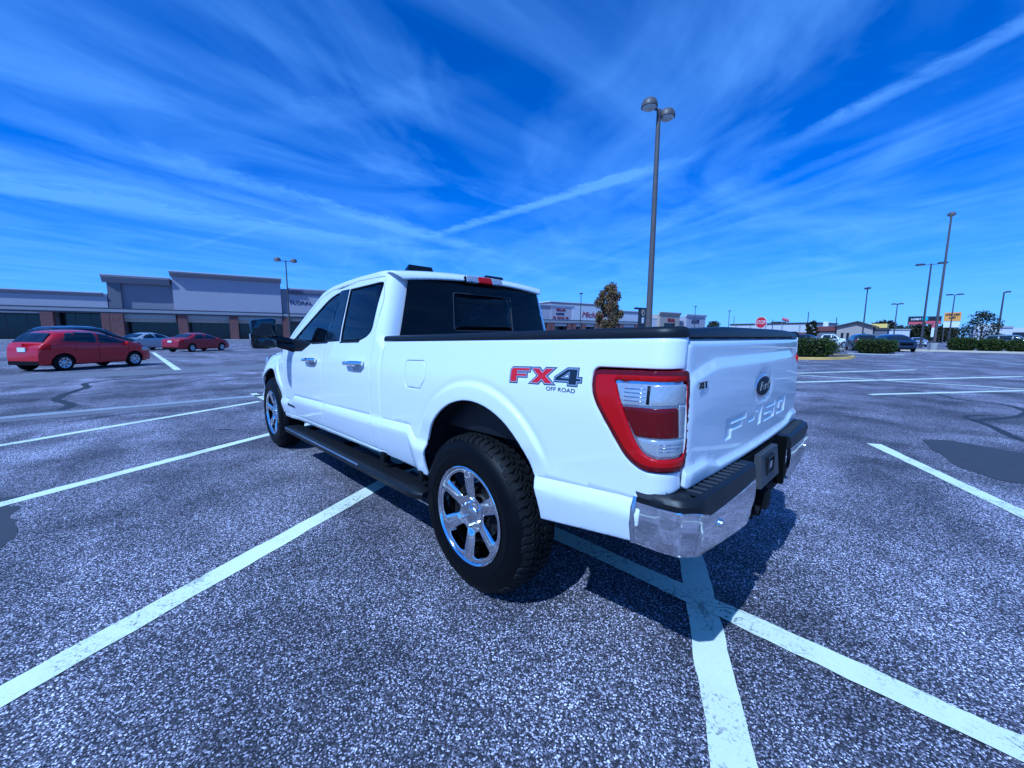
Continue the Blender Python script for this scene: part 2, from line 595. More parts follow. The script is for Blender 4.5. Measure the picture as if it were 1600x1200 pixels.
def text_mesh(body, size, depth, shear=0.0, width=1.0):
    """built-in font turned into a mesh: text lies in x (reading) / z (up), front at -y"""
    cu = bpy.data.curves.new('t', 'FONT')
    cu.body = body
    cu.size = size
    cu.extrude = depth / 2
    cu.shear = shear
    cu.align_x = 'CENTER'
    cu.align_y = 'CENTER'
    cu.resolution_u = 3
    ob = bpy.data.objects.new('t', cu)
    COL.objects.link(ob)
    dg = bpy.context.evaluated_depsgraph_get()
    dg.update()
    src = ob.evaluated_get(dg).to_mesh()
    V = [(v.co.x * width, -v.co.z, v.co.y) for v in src.vertices]
    F = [tuple(p.vertices) for p in src.polygons]
    ob.evaluated_get(dg).to_mesh_clear()
    bpy.data.objects.remove(ob)
    bpy.data.curves.remove(cu)
    return V, F


def glyphs(n, wd, ht, depth, seed, thick=.24):
    """a row of block letters too small to read, as separate strokes"""
    r = random.Random(seed)
    mb = MB()
    cw = wd / n
    for i in range(n):
        x0 = -wd / 2 + i * cw + cw * .08
        x1 = x0 + cw * .80
        tt = ht * thick
        if r.random() < .12:
            continue
        mb.box(x0, x0 + tt * .9, -depth, 0, -ht / 2, ht / 2)
        k = r.randrange(4)
        if k != 1:
            mb.box(x0 + tt * .9, x1, -depth, 0, ht / 2 - tt, ht / 2)
        if k != 2:
            mb.box(x0 + tt * .9, x1, -depth, 0, -ht / 2, -ht / 2 + tt)
        if k in (0, 3):
            mb.box(x1 - tt * .9, x1, -depth, 0, -ht / 2 + tt, ht / 2 - tt)
        if k in (1, 2):
            mb.box(x0 + tt * .9, x1 - tt * .3, -depth, 0, -tt / 2, tt / 2)
    return mb


# ------------------------------------------------------------------ curved sheet panels
def dens(poly, step):
    out = []
    n = len(poly)
    for i in range(n):
        a, b = np.array(poly[i], float), np.array(poly[(i + 1) % n], float)
        k = max(1, int(math.ceil(np.linalg.norm(b - a) / step)))
        for j in range(k):
            out.append(a + (b - a) * j / k)
    return np.array(out)


def fillet(poly, r, k=5):
    """round the corners of a polygon; r is one radius or one per corner"""
    n = len(poly)
    out = []
    for i in range(n):
        p = np.array(poly[i], float)
        a = np.array(poly[i - 1], float) - p
        b = np.array(poly[(i + 1) % n], float) - p
        rr = r[i] if isinstance(r, (list, tuple)) else r
        la, lb = np.linalg.norm(a), np.linalg.norm(b)
        d = min(rr, la * .49, lb * .49)
        if d < 1e-4:
            out.append(tuple(p))
            continue
        A, B = p + a / la * d, p + b / lb * d
        for j in range(k + 1):
            t = j / k
            out.append(tuple((1 - t) ** 2 * A + 2 * t * (1 - t) * p + t * t * B))
    return out


def arc(cx, cy, r, a0, a1, n):
    return [(cx + r * math.cos(math.radians(a0 + (a1 - a0) * i / n)), cy + r * math.sin(math.radians(a0 + (a1 - a0) * i / n)))
            for i in range(n + 1)]


def inside(P, poly):
    x, y = P[:, 0], P[:, 1]
    c = np.zeros(len(P), bool)
    q = np.asarray(poly)
    x0, y0 = q[:, 0], q[:, 1]
    x1, y1 = np.roll(x0, -1), np.roll(y0, -1)
    for i in range(len(q)):
        if y0[i] == y1[i]:
            continue
        m = ((y0[i] > y) != (y1[i] > y)) & (x < (x1[i] - x0[i]) * (y - y0[i]) / (y1[i] - y0[i]) + x0[i])
        c ^= m
    return c


def area2(q):
    x, y = q[:, 0], q[:, 1]
    return (x * np.roll(y, -1) - np.roll(x, -1) * y).sum()


def grow(poly, d):
    """offset a closed polygon outwards by d (mitred)"""
    q = np.asarray(poly, float)
    s = 1 if area2(q) > 0 else -1
    e = np.roll(q, -1, 0) - q
    e /= np.maximum(np.linalg.norm(e, axis=1, keepdims=True), 1e-9)
    n = np.stack([e[:, 1], -e[:, 0]], 1) * s
    b = n + np.roll(n, 1, 0)
    L = np.maximum((b * b).sum(1, keepdims=True), .5)
    return q + b * 2 / L * d


def panel(outline, mp, sgn=1, holes=(), grid=.02, lip=.014, off=0.0, extra=(), fine=None, inset=.004, edge_drop=.0012):
    """sheet cut from the surface mp(u,v)->(x,y,z): returns verts, faces. sgn flips the outside."""
    rings = [dens(outline, grid)] + [dens(h, grid * .8) for h in holes]
    if area2(rings[0]) < 0:
        rings[0] = rings[0][::-1]
    ring0 = rings[0]
    pts, edges = [], []
    for q in rings:
        k = sum(len(a) for a in pts)
        n = len(q)
        pts.append(q)
        edges += [(k + i, k + (i + 1) % n) for i in range(n)]
    ringpts = np.concatenate(pts)
    body = []
    if inset:
        for i, q in enumerate(rings):
            body.append(grow(q, -inset if i == 0 else inset))
    u0, v0 = rings[0].min(0)
    u1, v1 = rings[0].max(0)
    ex = [dens(np.array(e), grid)[:max(2, int(len(dens(np.array(e), grid)) * 1.0))] for e in []]
    near_extra = np.concatenate([np.asarray(e, float) for e in extra]) if len(extra) else None

    def gridpts(a0, a1, b0, b1, g):
        A = np.arange(a0 + g * .5, a1, g)
        Bv = np.arange(b0 + g * .5, b1, g)
        X, Y = np.meshgrid(A, Bv)
        X[1::2] += g * .5
        return np.stack([X.ravel(), Y.ravel()], 1)
    G = gridpts(u0, u1, v0, v1, grid)
    if fine:
        m = (G[:, 0] > fine[0]) & (G[:, 0] < fine[1]) & (G[:, 1] > fine[2]) & (G[:, 1] < fine[3])
        G = np.concatenate([G[~m], gridpts(*fine)])
    if near_extra is not None and len(G):
        d = np.min(((G[:, None, :] - near_extra[None]) ** 2).sum(-1), 1)
        G = G[d > (grid * .45) ** 2]
    B = np.concatenate(body + [G]) if body else G
    keep = inside(B, rings[0])
    for h in rings[1:]:
        keep &= ~inside(B, h)
    B = B[keep]
    if len(B):
        dm = np.full(len(B), 1e9)
        for i in range(0, len(ringpts), 400):
            dm = np.minimum(dm, ((B[:, None, :] - ringpts[None, i:i + 400]) ** 2).sum(-1).min(1))
        lim = (inset * .7 if inset else grid * .3) ** 2
        B = B[dm > lim]
    # feature lines become constrained edges, so creases stay crisp
    exs = []
    k0 = len(ringpts) + len(B)
    for e in extra:
        e = np.asarray(e, float)
        ok = inside(e, rings[0])
        for h_ in rings[1:]:
            ok &= ~inside(e, h_)
        dm = np.full(len(e), 1e9)
        for i in range(0, len(ringpts), 400):
            dm = np.minimum(dm, ((e[:, None, :] - ringpts[None, i:i + 400]) ** 2).sum(-1).min(1))
        ok &= dm > (max(inset, .003) * 1.6) ** 2
        exs.append(e)
        idx = np.where(ok)[0]
        for i in idx:
            if i + 1 < len(e) and ok[i + 1]:
                edges.append((k0 + int(i), k0 + int(i) + 1))
        bad = np.where(~ok)[0]
        if len(bad):
            e = e.copy()
            e[bad] = rings[0].max(0) + 1.0 + bad[:, None] * .01
            exs[-1] = e
        k0 += len(e)
    if near_extra is not None and len(B):
        d = np.full(len(B), 1e9)
        for i in range(0, len(near_extra), 400):
            d = np.minimum(d, ((B[:, None, :] - near_extra[None, i:i + 400]) ** 2).sum(-1).min(1))
        keepB = d > .0022 ** 2
        B = np.where(keepB[:, None], B, rings[0].max(0) + 3.0 + np.arange(len(B))[:, None] * .01)
    allp = np.concatenate([ringpts, B] + exs)
    res = delaunay_2d_cdt([Vector(p) for p in allp], edges, [], 0, 1e-6)
    P2 = np.array([tuple(v) for v in res[0]])
    T = np.array([f for f in res[2] if len(f) == 3])
    cen = P2[T].mean(1)
    k = inside(cen, rings[0])
    for h in rings[1:]:
        k &= ~inside(cen, h)
    T = T[k]
    h = 1e-3
    U_, V_ = P2[:, 0], P2[:, 1]
    f = lambda a, b: np.stack(np.broadcast_arrays(*mp(a, b)), -1).astype(float)
    X = f(U_, V_)
    Nn = np.cross(f(U_ + h, V_) - f(U_ - h, V_), f(U_, V_ + h) - f(U_, V_ - h)) * sgn
    Nn /= np.maximum(np.linalg.norm(Nn, axis=1, keepdims=True), 1e-12)
    used = np.unique(T)
    E_ = {}
    for a, b, c in T.tolist():
        for i, j in ((a, b), (b, c), (c, a)):
            if (j, i) in E_:
                del E_[(j, i)]
            else:
                E_[(i, j)] = 1
    bnd = sorted({i for e in E_ for i in e})
    isb = np.zeros(len(P2), bool)
    isb[bnd] = True
    Xo = X + Nn * (off - np.where(isb, edge_drop, 0.0))[:, None]
    remap = -np.ones(len(P2), int)
    remap[used] = np.arange(len(used))
    V = Xo[used].tolist()
    F = remap[T].tolist()
    if lip:
        base = len(V)
        lm = {}
        for i in bnd:
            lm[i] = base + len(lm)
            V.append((X[i] + Nn[i] * (off - lip)).tolist())
        for (i, j) in E_:
            F.append([int(remap[j]), int(remap[i]), lm[i], lm[j]])
    if sgn < 0:
        F = [t[::-1] for t in F]
    return V, F


RAKE = .022
U_Z = [.40, .85, .95, 1.05, 1.13, 1.19, 1.24, 1.31, 1.38, 1.41, 1.53, 1.84, 1.95]
U_Y = [.962, .964, .969, .973, .974, .971, .965, .952, .940, .934, .915, .846, .82]
_zz = np.linspace(.4, 1.95, 621)
_yy = np.interp(_zz, U_Z, U_Y)
_kk = np.exp(-.5 * (np.arange(-30, 31) / 9.) ** 2)
_kk /= _kk.sum()
_yy = np.convolve(np.pad(_yy, 30, mode='edge'), _kk, mode='valid')
ZC_X = [-1.3, -.93, -.465, .38, .50, .54, .585, 1.06, 3.0, 3.06, 3.2, 5.]
ZC_Z = [.835, .832, .798, .797, .797, .815, .876, .868, .846, .83, .785, .78]
L_D = [-.45, -.33, -.28, -.20, -.13, -.075, -.052, -.012, -.007, -.003, 0, .01]
L_Y = [-.12, -.060, -.036, -.010, .008, .0195, .0205, .004, -.002, -.0035, 0, 0]
ARCH = [(-.06, .62), (3.93, .62)]
RA = .476


def smooth(t):
    t = np.clip(t, 0, 1)
    return t * t * (3 - 2 * t)


def crease_z(x):
    return np.interp(x, ZC_X, ZC_Z)


def y_side(x, z):
    x = np.asarray(x, float)
    z = np.asarray(z, float)
    c = crease_z(x)
    y = np.interp(np.maximum(z, c), _zz, _yy) + np.interp(z - c, L_D, L_Y)
    for (ax, az) in ARCH:
        d = np.hypot(x - ax, z - az)
        prof = np.interp(d, [.46, .500, .545, .556, .569, .577, .604], [.0145, .0135, .0125, .0115, -.002, -.0040, 0])
        y = y + prof * smooth((z - .80) / .16)
    y = y - .16 * np.clip((x - 4.15) / .65, 0, 2) ** 2
    y = y - smooth((x - 3.36) / .5) * np.interp(z, [.98, 1.10, 1.20, 1.27, 1.35], [0, .035, .085, .15, .22])
    return y


def bed_map(s, z):
    s = np.asarray(s, float)
    z = np.asarray(z, float)
    s0, rc = -1.025, .088
    a = np.clip((s0 - s) / rc, 0, 1.45)
    y = y_side(np.maximum(s, s0), z) - rc * (1 - np.cos(a))
    x = np.where(s < s0, s0 - rc * np.sin(a), s)
    ov = np.maximum(0, (s0 - s) - rc * 1.45)
    return x - ov * math.cos(1.45), y - ov * math.sin(1.45), z


def cab_map(s, z):
    s = np.asarray(s, float)
    z = np.asarray(z, float)
    lean = np.clip((z - 1.40) * .10, 0, .06)
    rc = .03 + .07 * smooth((z - 1.36) / .08) + np.clip((z - 1.4) * .10, 0, .05)
    s0 = .965 + .035 * smooth((z - 1.36) / .08) + lean + rc
    a = np.clip((s0 - s) / rc, 0, 1.45)
    y = y_side(np.maximum(s, s0), z) - rc * (1 - np.cos(a))
    x = np.where(s < s0, s0 - rc * np.sin(a), s)
    ov = np.maximum(0, (s0 - s) - rc * 1.45)
    return x - ov * math.cos(1.45), y - ov * math.sin(1.45), z


def rk(V):
    """body frame -> world: the truck stands a little nose-down"""
    return [(v[0], v[1], v[2] - RAKE * v[0]) for v in V]


def mirror(V, F):
    return [(v[0], -v[1], v[2]) for v in V], [t[::-1] for t in F]


TRUCK = empty('pickup_truck', (0, 0, 0), 0, 'white crew cab pickup truck with FX4 OFF ROAD decal parked across the painted lines', 'pickup truck')


def part(name, VF, m, parent=None, sm=True, left=True, label=None, rake=True, ang=None):
    V, F = VF
    if not left:
        V, F = mirror(V, F)
    me = mesh(name, rk(V) if rake else V, F, m, sm)
    if ang:
        sharp(me, ang)
    return link_mesh(name, me, parent or TRUCK, label=label)


def both(name, VF, m, parents=(None, None), sm=True, ang=None):
    return (part(name, VF, m, parents[0], sm, True, ang=ang), part(name, VF, m, parents[1], sm, False, ang=ang))


def pmb(name, mb, m, parent=None, sm='auto', left=True, rake=True):
    V, F = mb.V, mb.F
    if not left:
        V, F = mirror(V, F)
    me = mesh(name, rk(V) if rake else V, F, m, bool(sm))
    bm = bmesh.new()
    bm.from_mesh(me)
    bmesh.ops.recalc_face_normals(bm, faces=bm.faces)
    bm.to_mesh(me)
    bm.free()
    if sm == 'auto':
        sharp(me, 35)
    return link_mesh(name, me, parent or TRUCK)


def arch_lines(i, rads=(.490, .520, .545, .556, .5625, .569, .577, .590, .604), zmin=.90):
    ax, az = ARCH[i]
    out = []
    for r in rads:
        q = np.array(arc(ax, az, r, 0, 180, int(r * math.pi / .014)))
        out.append(q[q[:, 1] > zmin])
    return out


def crease_lines(x0, x1, offs=(0, -.0035, -.007, -.012, -.03, -.052, -.075)):
    xs = np.arange(x0, x1, .001)
    zs = crease_z(xs)
    d = np.r_[0, np.cumsum(np.hypot(np.diff(xs), np.diff(zs)))]
    t = np.arange(0, d[-1], .013)
    xs, zs = np.interp(t, d, xs), np.interp(t, d, zs)
    return [np.stack([xs, zs + o], 1) for o in offs]


def arch_cut(i, zlow_f, zlow_r):
    """points along a wheel opening from its front foot over the top to its rear foot"""
    ax, az = ARCH[i]
    a0 = math.degrees(math.asin((zlow_f - az) / RA))
    a1 = 180 - math.degrees(math.asin((zlow_r - az) / RA))
    return arc(ax, az, RA, a0, a1, 34)


# --- bed sides
g2 = .0025
ROOFZ_X = [.90, 1.05, 1.55, 2.10, 2.36, 2.70, 3.02, 3.42]
ROOFZ_Z = [1.918, 1.925, 1.930, 1.910, 1.865, 1.705, 1.545, 1.315]
bed_out = ([(.948 + .0, 1.408), (.953, 1.1), (.985, .86), (.985, .585), (.70, .575), (.430, .566)] + arch_cut(0, .57, .60) +
           [(-.80, .638), (-1.015, .668), (-1.022, .825), (-1.055, .850), (-1.10, .862), (-1.176, .874), (-1.152, 1.28), (-1.150, 1.408)])
tail_out = fillet([(-.800, 1.290), (-.803, 1.195), (-.955, .984), (-1.018, .948), (-1.185, .948), (-1.200, 1.06), (-1.188, 1.225), (-1.166, 1.296)],
                  [.035, .06, .05, .03, .03, .05, .03, .02])
tail_hole = fillet([(-.794, 1.300), (-.797, 1.193), (-.951, .979), (-1.016, .942), (-1.149, .942), (-1.147, 1.304)],
                   [.035, .06, .05, .03, .001, .001])
# the lamp cuts the rear edge of the bed side, so the outline runs round it
bed_out = bed_out[:-2] + [(-1.176, .938)] + [p for p in fillet([(-1.174, .938), (-1.016, .938), (-.951, .976), (-.795, 1.193), (-.792, 1.302), (-1.150, 1.302)],
                                                              [.0, .05, .05, .06, .035, .0])] + [(-1.150, 1.408)]
fuel = fillet([(.615, 1.285), (.410, 1.288), (.385, 1.26), (.385, 1.18), (.435, 1.118), (.60, 1.118), (.625, 1.15), (.627, 1.25)], .02)
bedVF = panel(bed_out, bed_map, -1, holes=[grow(fuel, .0022)], grid=.017, extra=arch_lines(0) + crease_lines(.50, .95) + crease_lines(-1.0, -.53))
bedL = part('bed_side', bedVF, M['paint'])
bedR = part('bed_side', panel(bed_out, bed_map, -1, grid=.021, extra=arch_lines(0) + crease_lines(.50, .95) + crease_lines(-1.0, -.53)), M['paint'], left=False)
fuelL = part('fuel_door', panel(grow(fuel, -.0012), bed_map, -1, grid=.02), M['paint'], bedL)

# --- cab: doors, frame, fenders
seam = [(2.121, .60), (2.121, 1.32), (2.105, 1.40), (1.985, 1.66), (1.895, 1.868)]
rear_edge = [(1.140, .612), (1.137, .87), (1.124, 1.10), (1.138, 1.26), (1.121, 1.42), (1.092, 1.70)]
seam_up = [(2.117, .612), (2.117, 1.32), (2.101, 1.40), (1.981, 1.66), (1.891, 1.868)]
rd_out = rear_edge + fillet([(1.092, 1.70), (1.076, 1.876), (1.55, 1.893)], [0, .05, 0])[6:12] + [(1.55, 1.893)] + seam_up[::-1]
fd_out = [(2.125, .612), (2.125, 1.32), (2.109, 1.40), (1.989, 1.66), (1.899, 1.868), (2.10, 1.872), (2.36, 1.825), (2.70, 1.668), (3.02, 1.505),
          (3.22, 1.385), (3.315, 1.30), (3.322, 1.0), (3.318, .72), (3.30, .612)]
WR = fillet([(1.166, 1.49), (1.24, 1.446), (1.36, 1.416), (1.752, 1.412), (1.712, 1.846), (1.120, 1.846)], [.05, .04, .03, .012, .015, .03])
WF = fillet([(2.44, 1.402), (2.02, 1.410), (1.868, 1.846), (2.06, 1.824), (2.22, 1.778), (2.52, 1.652), (2.99, 1.452), (3.13, 1.345), (3.05, 1.318), (2.716, 1.322)],
            [.03, .012, .015, .08, .1, .1, .03, .02, .03, .06])
rdVF = panel(rd_out, cab_map, -1, holes=[WR], grid=.019, extra=crease_lines(1.17, 2.10))
fdVF = panel(fd_out, cab_map, -1, holes=[WF], grid=.021, extra=crease_lines(2.14, 3.29))
rdL, rdR = both('rear_door', rdVF, M['paint'])
fdL, fdR = both('front_door', fdVF, M['paint'])
both('window', panel(grow(WR, .004), cab_map, -1, grid=.05, lip=0, off=-.010, inset=0), M['tint'], (rdL, rdR))
wfg = fillet([(2.44, 1.400), (2.00, 1.408), (1.862, 1.850), (2.06, 1.828), (2.22, 1.782), (2.52, 1.656), (2.99, 1.456), (2.86, 1.36)], .01)
both('window', panel(wfg, cab_map, -1, grid=.05, lip=0, off=-.010, inset=0), M['tint'], (fdL, fdR))
sail = fillet([(2.452, 1.404), (2.80, 1.44), (2.995, 1.455), (3.132, 1.35), (3.05, 1.316), (2.716, 1.320)], .012)
both('mirror_mount', panel(sail, cab_map, -1, grid=.03, lip=.015, off=.005), M['plastic'], (fdL, fdR))
pillar = [(1.760, 1.415), (2.094, 1.408), (1.980, 1.655), (1.890, 1.850), (1.716, 1.848)]
both('pillar_trim', panel(pillar, cab_map, -1, grid=.03, lip=.01, off=.0028), M['gloss'], (rdL, rdR))
pillar2 = [(2.112, 1.406), (2.022, 1.408), (1.872, 1.848), (1.896, 1.850), (1.986, 1.656)]
pillar2 = [(2.108, 1.406), (2.012, 1.409), (1.864, 1.850), (1.900, 1.850), (1.994, 1.650)]
both('pillar_trim', panel(pillar2, cab_map, -1, grid=.03, lip=.01, off=.0028), M['gloss'], (fdL, fdR))
both('window_seal', panel([(1.375, 1.402), (1.752, 1.399), (1.752, 1.413), (1.36, 1.417)], cab_map, -1, grid=.03, lip=.006, off=.003), M['plastic'], (rdL, rdR))
both('window_seal', panel([(2.03, 1.398), (2.43, 1.390), (2.45, 1.403), (2.03, 1.411)], cab_map, -1, grid=.03, lip=.006, off=.003), M['plastic'], (fdL, fdR))
for wl, nm in ((WR, 'window_seal'), (wfg, 'window_seal')):
    ring_o = grow(np.array(wl), .001)
    ring_i = grow(np.array(wl), -.012)
    both(nm, panel(ring_o, cab_map, -1, holes=[ring_i], grid=.04, lip=.012, off=-.004, inset=0), M['gap'], (rdL, rdR) if wl is WR else (fdL, fdR))

frame = ([(.952, .612), (1.135, .606), (1.132, .87), (1.119, 1.10), (1.133, 1.26), (1.116, 1.42), (1.087, 1.70)] +
         fillet([(1.087, 1.70), (1.071, 1.881), (1.55, 1.898)], [0, .055, 0])[6:12] + [(1.55, 1.898), (1.895, 1.884), (2.10, 1.877), (2.36, 1.830), (2.70, 1.673),
          (3.02, 1.510), (3.22, 1.390), (3.34, 1.292), (3.43, 1.285)] +
         [(3.42, 1.325), (3.02, 1.548), (2.70, 1.708), (2.36, 1.868), (2.22, 1.897), (2.10, 1.912), (1.8, 1.926), (1.55, 1.930), (1.05, 1.925), (.898, 1.908),
          (.898, 1.60), (.900, 1.43), (.925, 1.36), (.948, 1.30)])
both('cab_frame', panel(frame, cab_map, -1, grid=.018), M['paint'])
rock = [(.99, .575), (.99, .6055), (1.135, .6), (3.30, .607), (3.42, .60), (3.44, .56), (2.4, .566)]
both('rocker_panel', panel(rock, cab_map, -1, grid=.02), M['paint'])
ax, az = ARCH[1]
fen = [(3.305, .612), (3.324, .72), (3.328, 1.0), (3.321, 1.296), (3.45, 1.275), (3.9, 1.265), (4.4, 1.245), (4.78, 1.20), (4.80, .95), (4.78, .62), (4.42, .60)]
fen = fen[:-1] + arch_cut(1, .60, .60) + [(3.43, .606)]
vent = fillet([(3.47, 1.245), (3.40, 1.235), (3.385, 1.10), (3.40, .985), (3.43, 1.10)], .012)
feVF = panel(fen, cab_map, -1, holes=[vent], grid=.022, extra=arch_lines(1))
feL, feR = both('front_fender', feVF, M['paint'])
both('fender_vent', panel(grow(vent, .003), cab_map, -1, grid=.03, lip=0, off=-.02, inset=0), M['gap'], (feL, feR))
both('vent_trim', panel([(3.445, 1.20), (3.425, 1.19), (3.405, 1.02), (3.415, 1.02)], cab_map, -1, grid=.03, lip=.02, off=-.004), M['chrome_soft'], (feL, feR))
# trim stripe and small badge on the front door
bad = part('door_badge', panel(fillet([(3.20, .745), (2.99, .728), (2.985, .705), (3.195, .718)], .004), cab_map, -1, grid=.03, lip=.004, off=.004), M['dark_decal'], fdL)
part('door_badge', panel(fillet([(3.20, .745), (2.99, .728), (2.985, .705), (3.195, .718)], .004), cab_map, -1, grid=.03, lip=.004, off=.004), M['dark_decal'], fdR, left=False)

# dark inner skins behind the panel gaps
both('inner_panel', panel([(.98, .62), (3.40, .62), (3.42, 1.26), (3.2, 1.30), (2.72, 1.30), (2.44, 1.385), (1.36, 1.395), (1.14, 1.47), (1.06, 1.5), (.99, 1.39)],
                          cab_map, -1, grid=.06, lip=0, off=-.030, inset=0), M['gap'])
both('ditch_seal', panel([(.93, 1.87), (1.05, 1.885), (1.55, 1.892), (2.10, 1.875), (2.36, 1.83), (2.36, 1.868), (2.22, 1.90), (2.10, 1.915), (1.55, 1.935), (1.05, 1.93), (.93, 1.92)],
                         cab_map, -1, grid=.05, lip=0, off=-.016, inset=0), M['gap'])
bi = [(-1.05, .67), (-.545, .62)] + [(a, b) for a, b in arch_cut(0, .63, .63)][::-1] + [(.43, .59), (.94, .60), (.94, 1.40), (-1.05, 1.40)]
both('inner_panel', panel(bi, bed_map, -1, grid=.06, lip=0, off=-.028, inset=0), M['gap'])


# --- roof
def roof_edge_y(x):
    z = np.interp(x, ROOFZ_X, ROOFZ_Z)
    return y_side(np.maximum(x, 1.0), z) - .014


def roof_map(u, t):
    """u along the cab, t = -1..1 across"""
    u = np.asarray(u, float)
    t = np.asarray(t, float)
    rc, s0 = .085, 1.085
    a = np.clip((s0 - u) / rc, 0, 1.35)
    x = np.where(u < s0, s0 - rc * np.sin(a), u)
    zd = np.interp(np.maximum(u, 1.0), ROOFZ_X, ROOFZ_Z)
    ye = roof_edge_y(np.maximum(u, s0)) - .10 * (1 - np.cos(a))
    z = zd + .042 * (1 - np.abs(t) ** 2.2) - rc * (1 - np.cos(a)) - .004
    x = x - .02 * (1 - t * t) * np.clip(a, 0, 1)
    return x, ye * t, z


roof_out = [(.972, -1), (2.36, -1), (2.38, -.5), (2.39, 0), (2.38, .5), (2.36, 1), (.972, 1)]
ROOF = part('roof', panel(roof_out, roof_map, 1, grid=.035, lip=.012, inset=.012), M['paint'])


def back_x(z):
    return .985 + np.clip((z - 1.40) * .10, 0, .06)


def rear_map(y, z):
    y = np.asarray(y, float)
    z = np.asarray(z, float)
    return back_x(z) - .012 - .030 * (1 - (y / .85) ** 2), y, z


rg = fillet([(-.818, 1.385), (.818, 1.385), (.758, 1.62), (.700, 1.868), (-.700, 1.868), (-.758, 1.62)], [.02, .02, .1, .02, .02, .1])
RW = part('rear_window', panel(rg, rear_map, -1, grid=.06, lip=.006, inset=.01), M['tint'])
sl_o = np.array(fillet([(-.335, 1.485), (.335, 1.485), (.32, 1.795), (-.32, 1.795)], .025))
sl_t = grow(sl_o, -.007)
part('sliding_frame', panel(sl_o, rear_map, -1, holes=[sl_t], grid=.03, lip=.004, off=.003, inset=0), M['bracket'], RW)
part('sliding_pane', panel(grow(sl_t, -.001), rear_map, -1, grid=.08, lip=.003, off=.0015, inset=0), M['tint_front'], RW)
band_o = grow(np.array(rg), -.001)
band_i = np.array(fillet([(-.758, 1.43), (.758, 1.43), (.703, 1.62), (.655, 1.835), (-.655, 1.835), (-.703, 1.62)], .03))
part('window_border', panel(band_o, rear_map, -1, holes=[band_i], grid=.05, lip=0, off=-.004, inset=0), M['gloss'], RW)

# high brake lamp: red middle between clear ends
def chm_map(y, z):
    y = np.asarray(y, float)
    z = np.asarray(z, float)
    return .995 - .024 * (1 - (y / .85) ** 2) - .006 + .35 * (z - 1.905), y, z


def chm(y0, y1, off):
    return panel(fillet([(y0, 1.884), (y1, 1.884), (y1 * .985, 1.936), (y0 * .985, 1.936)], .006), chm_map, -1, grid=.03, lip=.03, off=off, inset=.003)


CH = part('brake_light', chm(-.205, .205, .0), M['gloss'])
part('red_lens', chm(-.072, .072, .010), M['red_lens'], CH)
part('clear_lens', chm(-.196, -.076, .008), M['clear_lens'], CH)
part('clear_lens', chm(.076, .196, .008), M['clear_lens'], CH)

# black pads on the roof
for (xx, yy, ww) in ((1.36, .40, .13), (1.36, -.43, .13)):
    mb = MB()
    zt = 1.985
    mb.add([(xx - .05, yy - ww, zt - .02), (xx + .12, yy - ww * .8, zt - .02), (xx + .12, yy + ww * .8, zt - .02), (xx - .05, yy + ww, zt - .02),
            (xx - .03, yy - ww * .85, zt + .052), (xx + .08, yy - ww * .6, zt + .035), (xx + .08, yy + ww * .6, zt + .035), (xx - .03, yy + ww * .85, zt + .052)],
           [(0, 3, 2, 1), (4, 5, 6, 7), (0, 1, 5, 4), (1, 2, 6, 5), (2, 3, 7, 6), (3, 0, 4, 7)])
    pmb('roof_marker', mb, M['gloss'])


# --- windshield, hood and front end
def ws_map(y, t):
    y = np.asarray(y, float)
    t = np.asarray(t, float)
    x = 3.42 + (2.365 - 3.42) * t + .10 * (1 - (y / .85) ** 2)
    z = 1.30 + (1.885 - 1.30) * t + .02 * (1 - (y / .85) ** 2)
    return x, y, z


part('windshield', panel([(-.925, .02), (.925, .02), (.825, .98), (-.825, .98)], ws_map, 1, grid=.07, lip=.006, inset=.02), M['tint_front'])


def hood_map(x, y):
    x = np.asarray(x, float)
    y = np.asarray(y, float)
    e = np.clip((np.abs(y) - .60) / .25, 0, 1)
    z = 1.315 - .05 * ((x - 3.4) / 1.4) ** 2 - .035 * smooth(e) + .018 * smooth((np.abs(y) - .3) / .12) * (1 - smooth(e))
    return x, y, z


part('hood', panel(fillet([(3.40, -.925), (3.6, -.875), (3.9, -.805), (4.5, -.76), (4.76, -.64), (4.86, -.35), (4.875, 0), (4.86, .35), (4.76, .64), (4.5, .76), (3.9, .805), (3.6, .875), (3.40, .925)], .03),
                   hood_map, 1, grid=.05, lip=.03, inset=.01), M['paint'])


def nose_map(y, z):
    y = np.asarray(y, float)
    z = np.asarray(z, float)
    return 4.90 - .12 * (np.abs(y) / .9) ** 2.4 - .03 * (1.2 - z), y, z


GR = part('grille', panel(fillet([(-.60, .86), (.60, .86), (.64, 1.22), (-.64, 1.22)], .04), nose_map, 1, grid=.06, lip=.05), M['gloss'])
for zz in (.94, 1.04, 1.14):
    part('grille_bar', panel(fillet([(-.58, zz - .022), (.58, zz - .022), (.58, zz + .022), (-.58, zz + .022)], .01), nose_map, 1, grid=.06, lip=.02, off=.012), M['chrome'], GR)
for s in (1, -1):
    part('headlight', panel(fillet([(.645, .90), (.80, .92), (.83, 1.10), (.80, 1.215), (.655, 1.225)], .03), nose_map, 1, grid=.05, lip=.06, off=.006), M['clear_lens'], left=s > 0)
part('front_bumper', panel(fillet([(-.80, .55), (.80, .55), (.82, .80), (.60, .845), (-.60, .845), (-.82, .80)], .04), lambda y, z: (nose_map(y, z)[0] + .06, y, z), 1, grid=.06, lip=.12), M['chrome'])
mb = MB()
mb.box(3.5, 4.72, -.75, .75, .80, 1.20)
pmb('engine_bay', mb, M['gap'], sm=False)


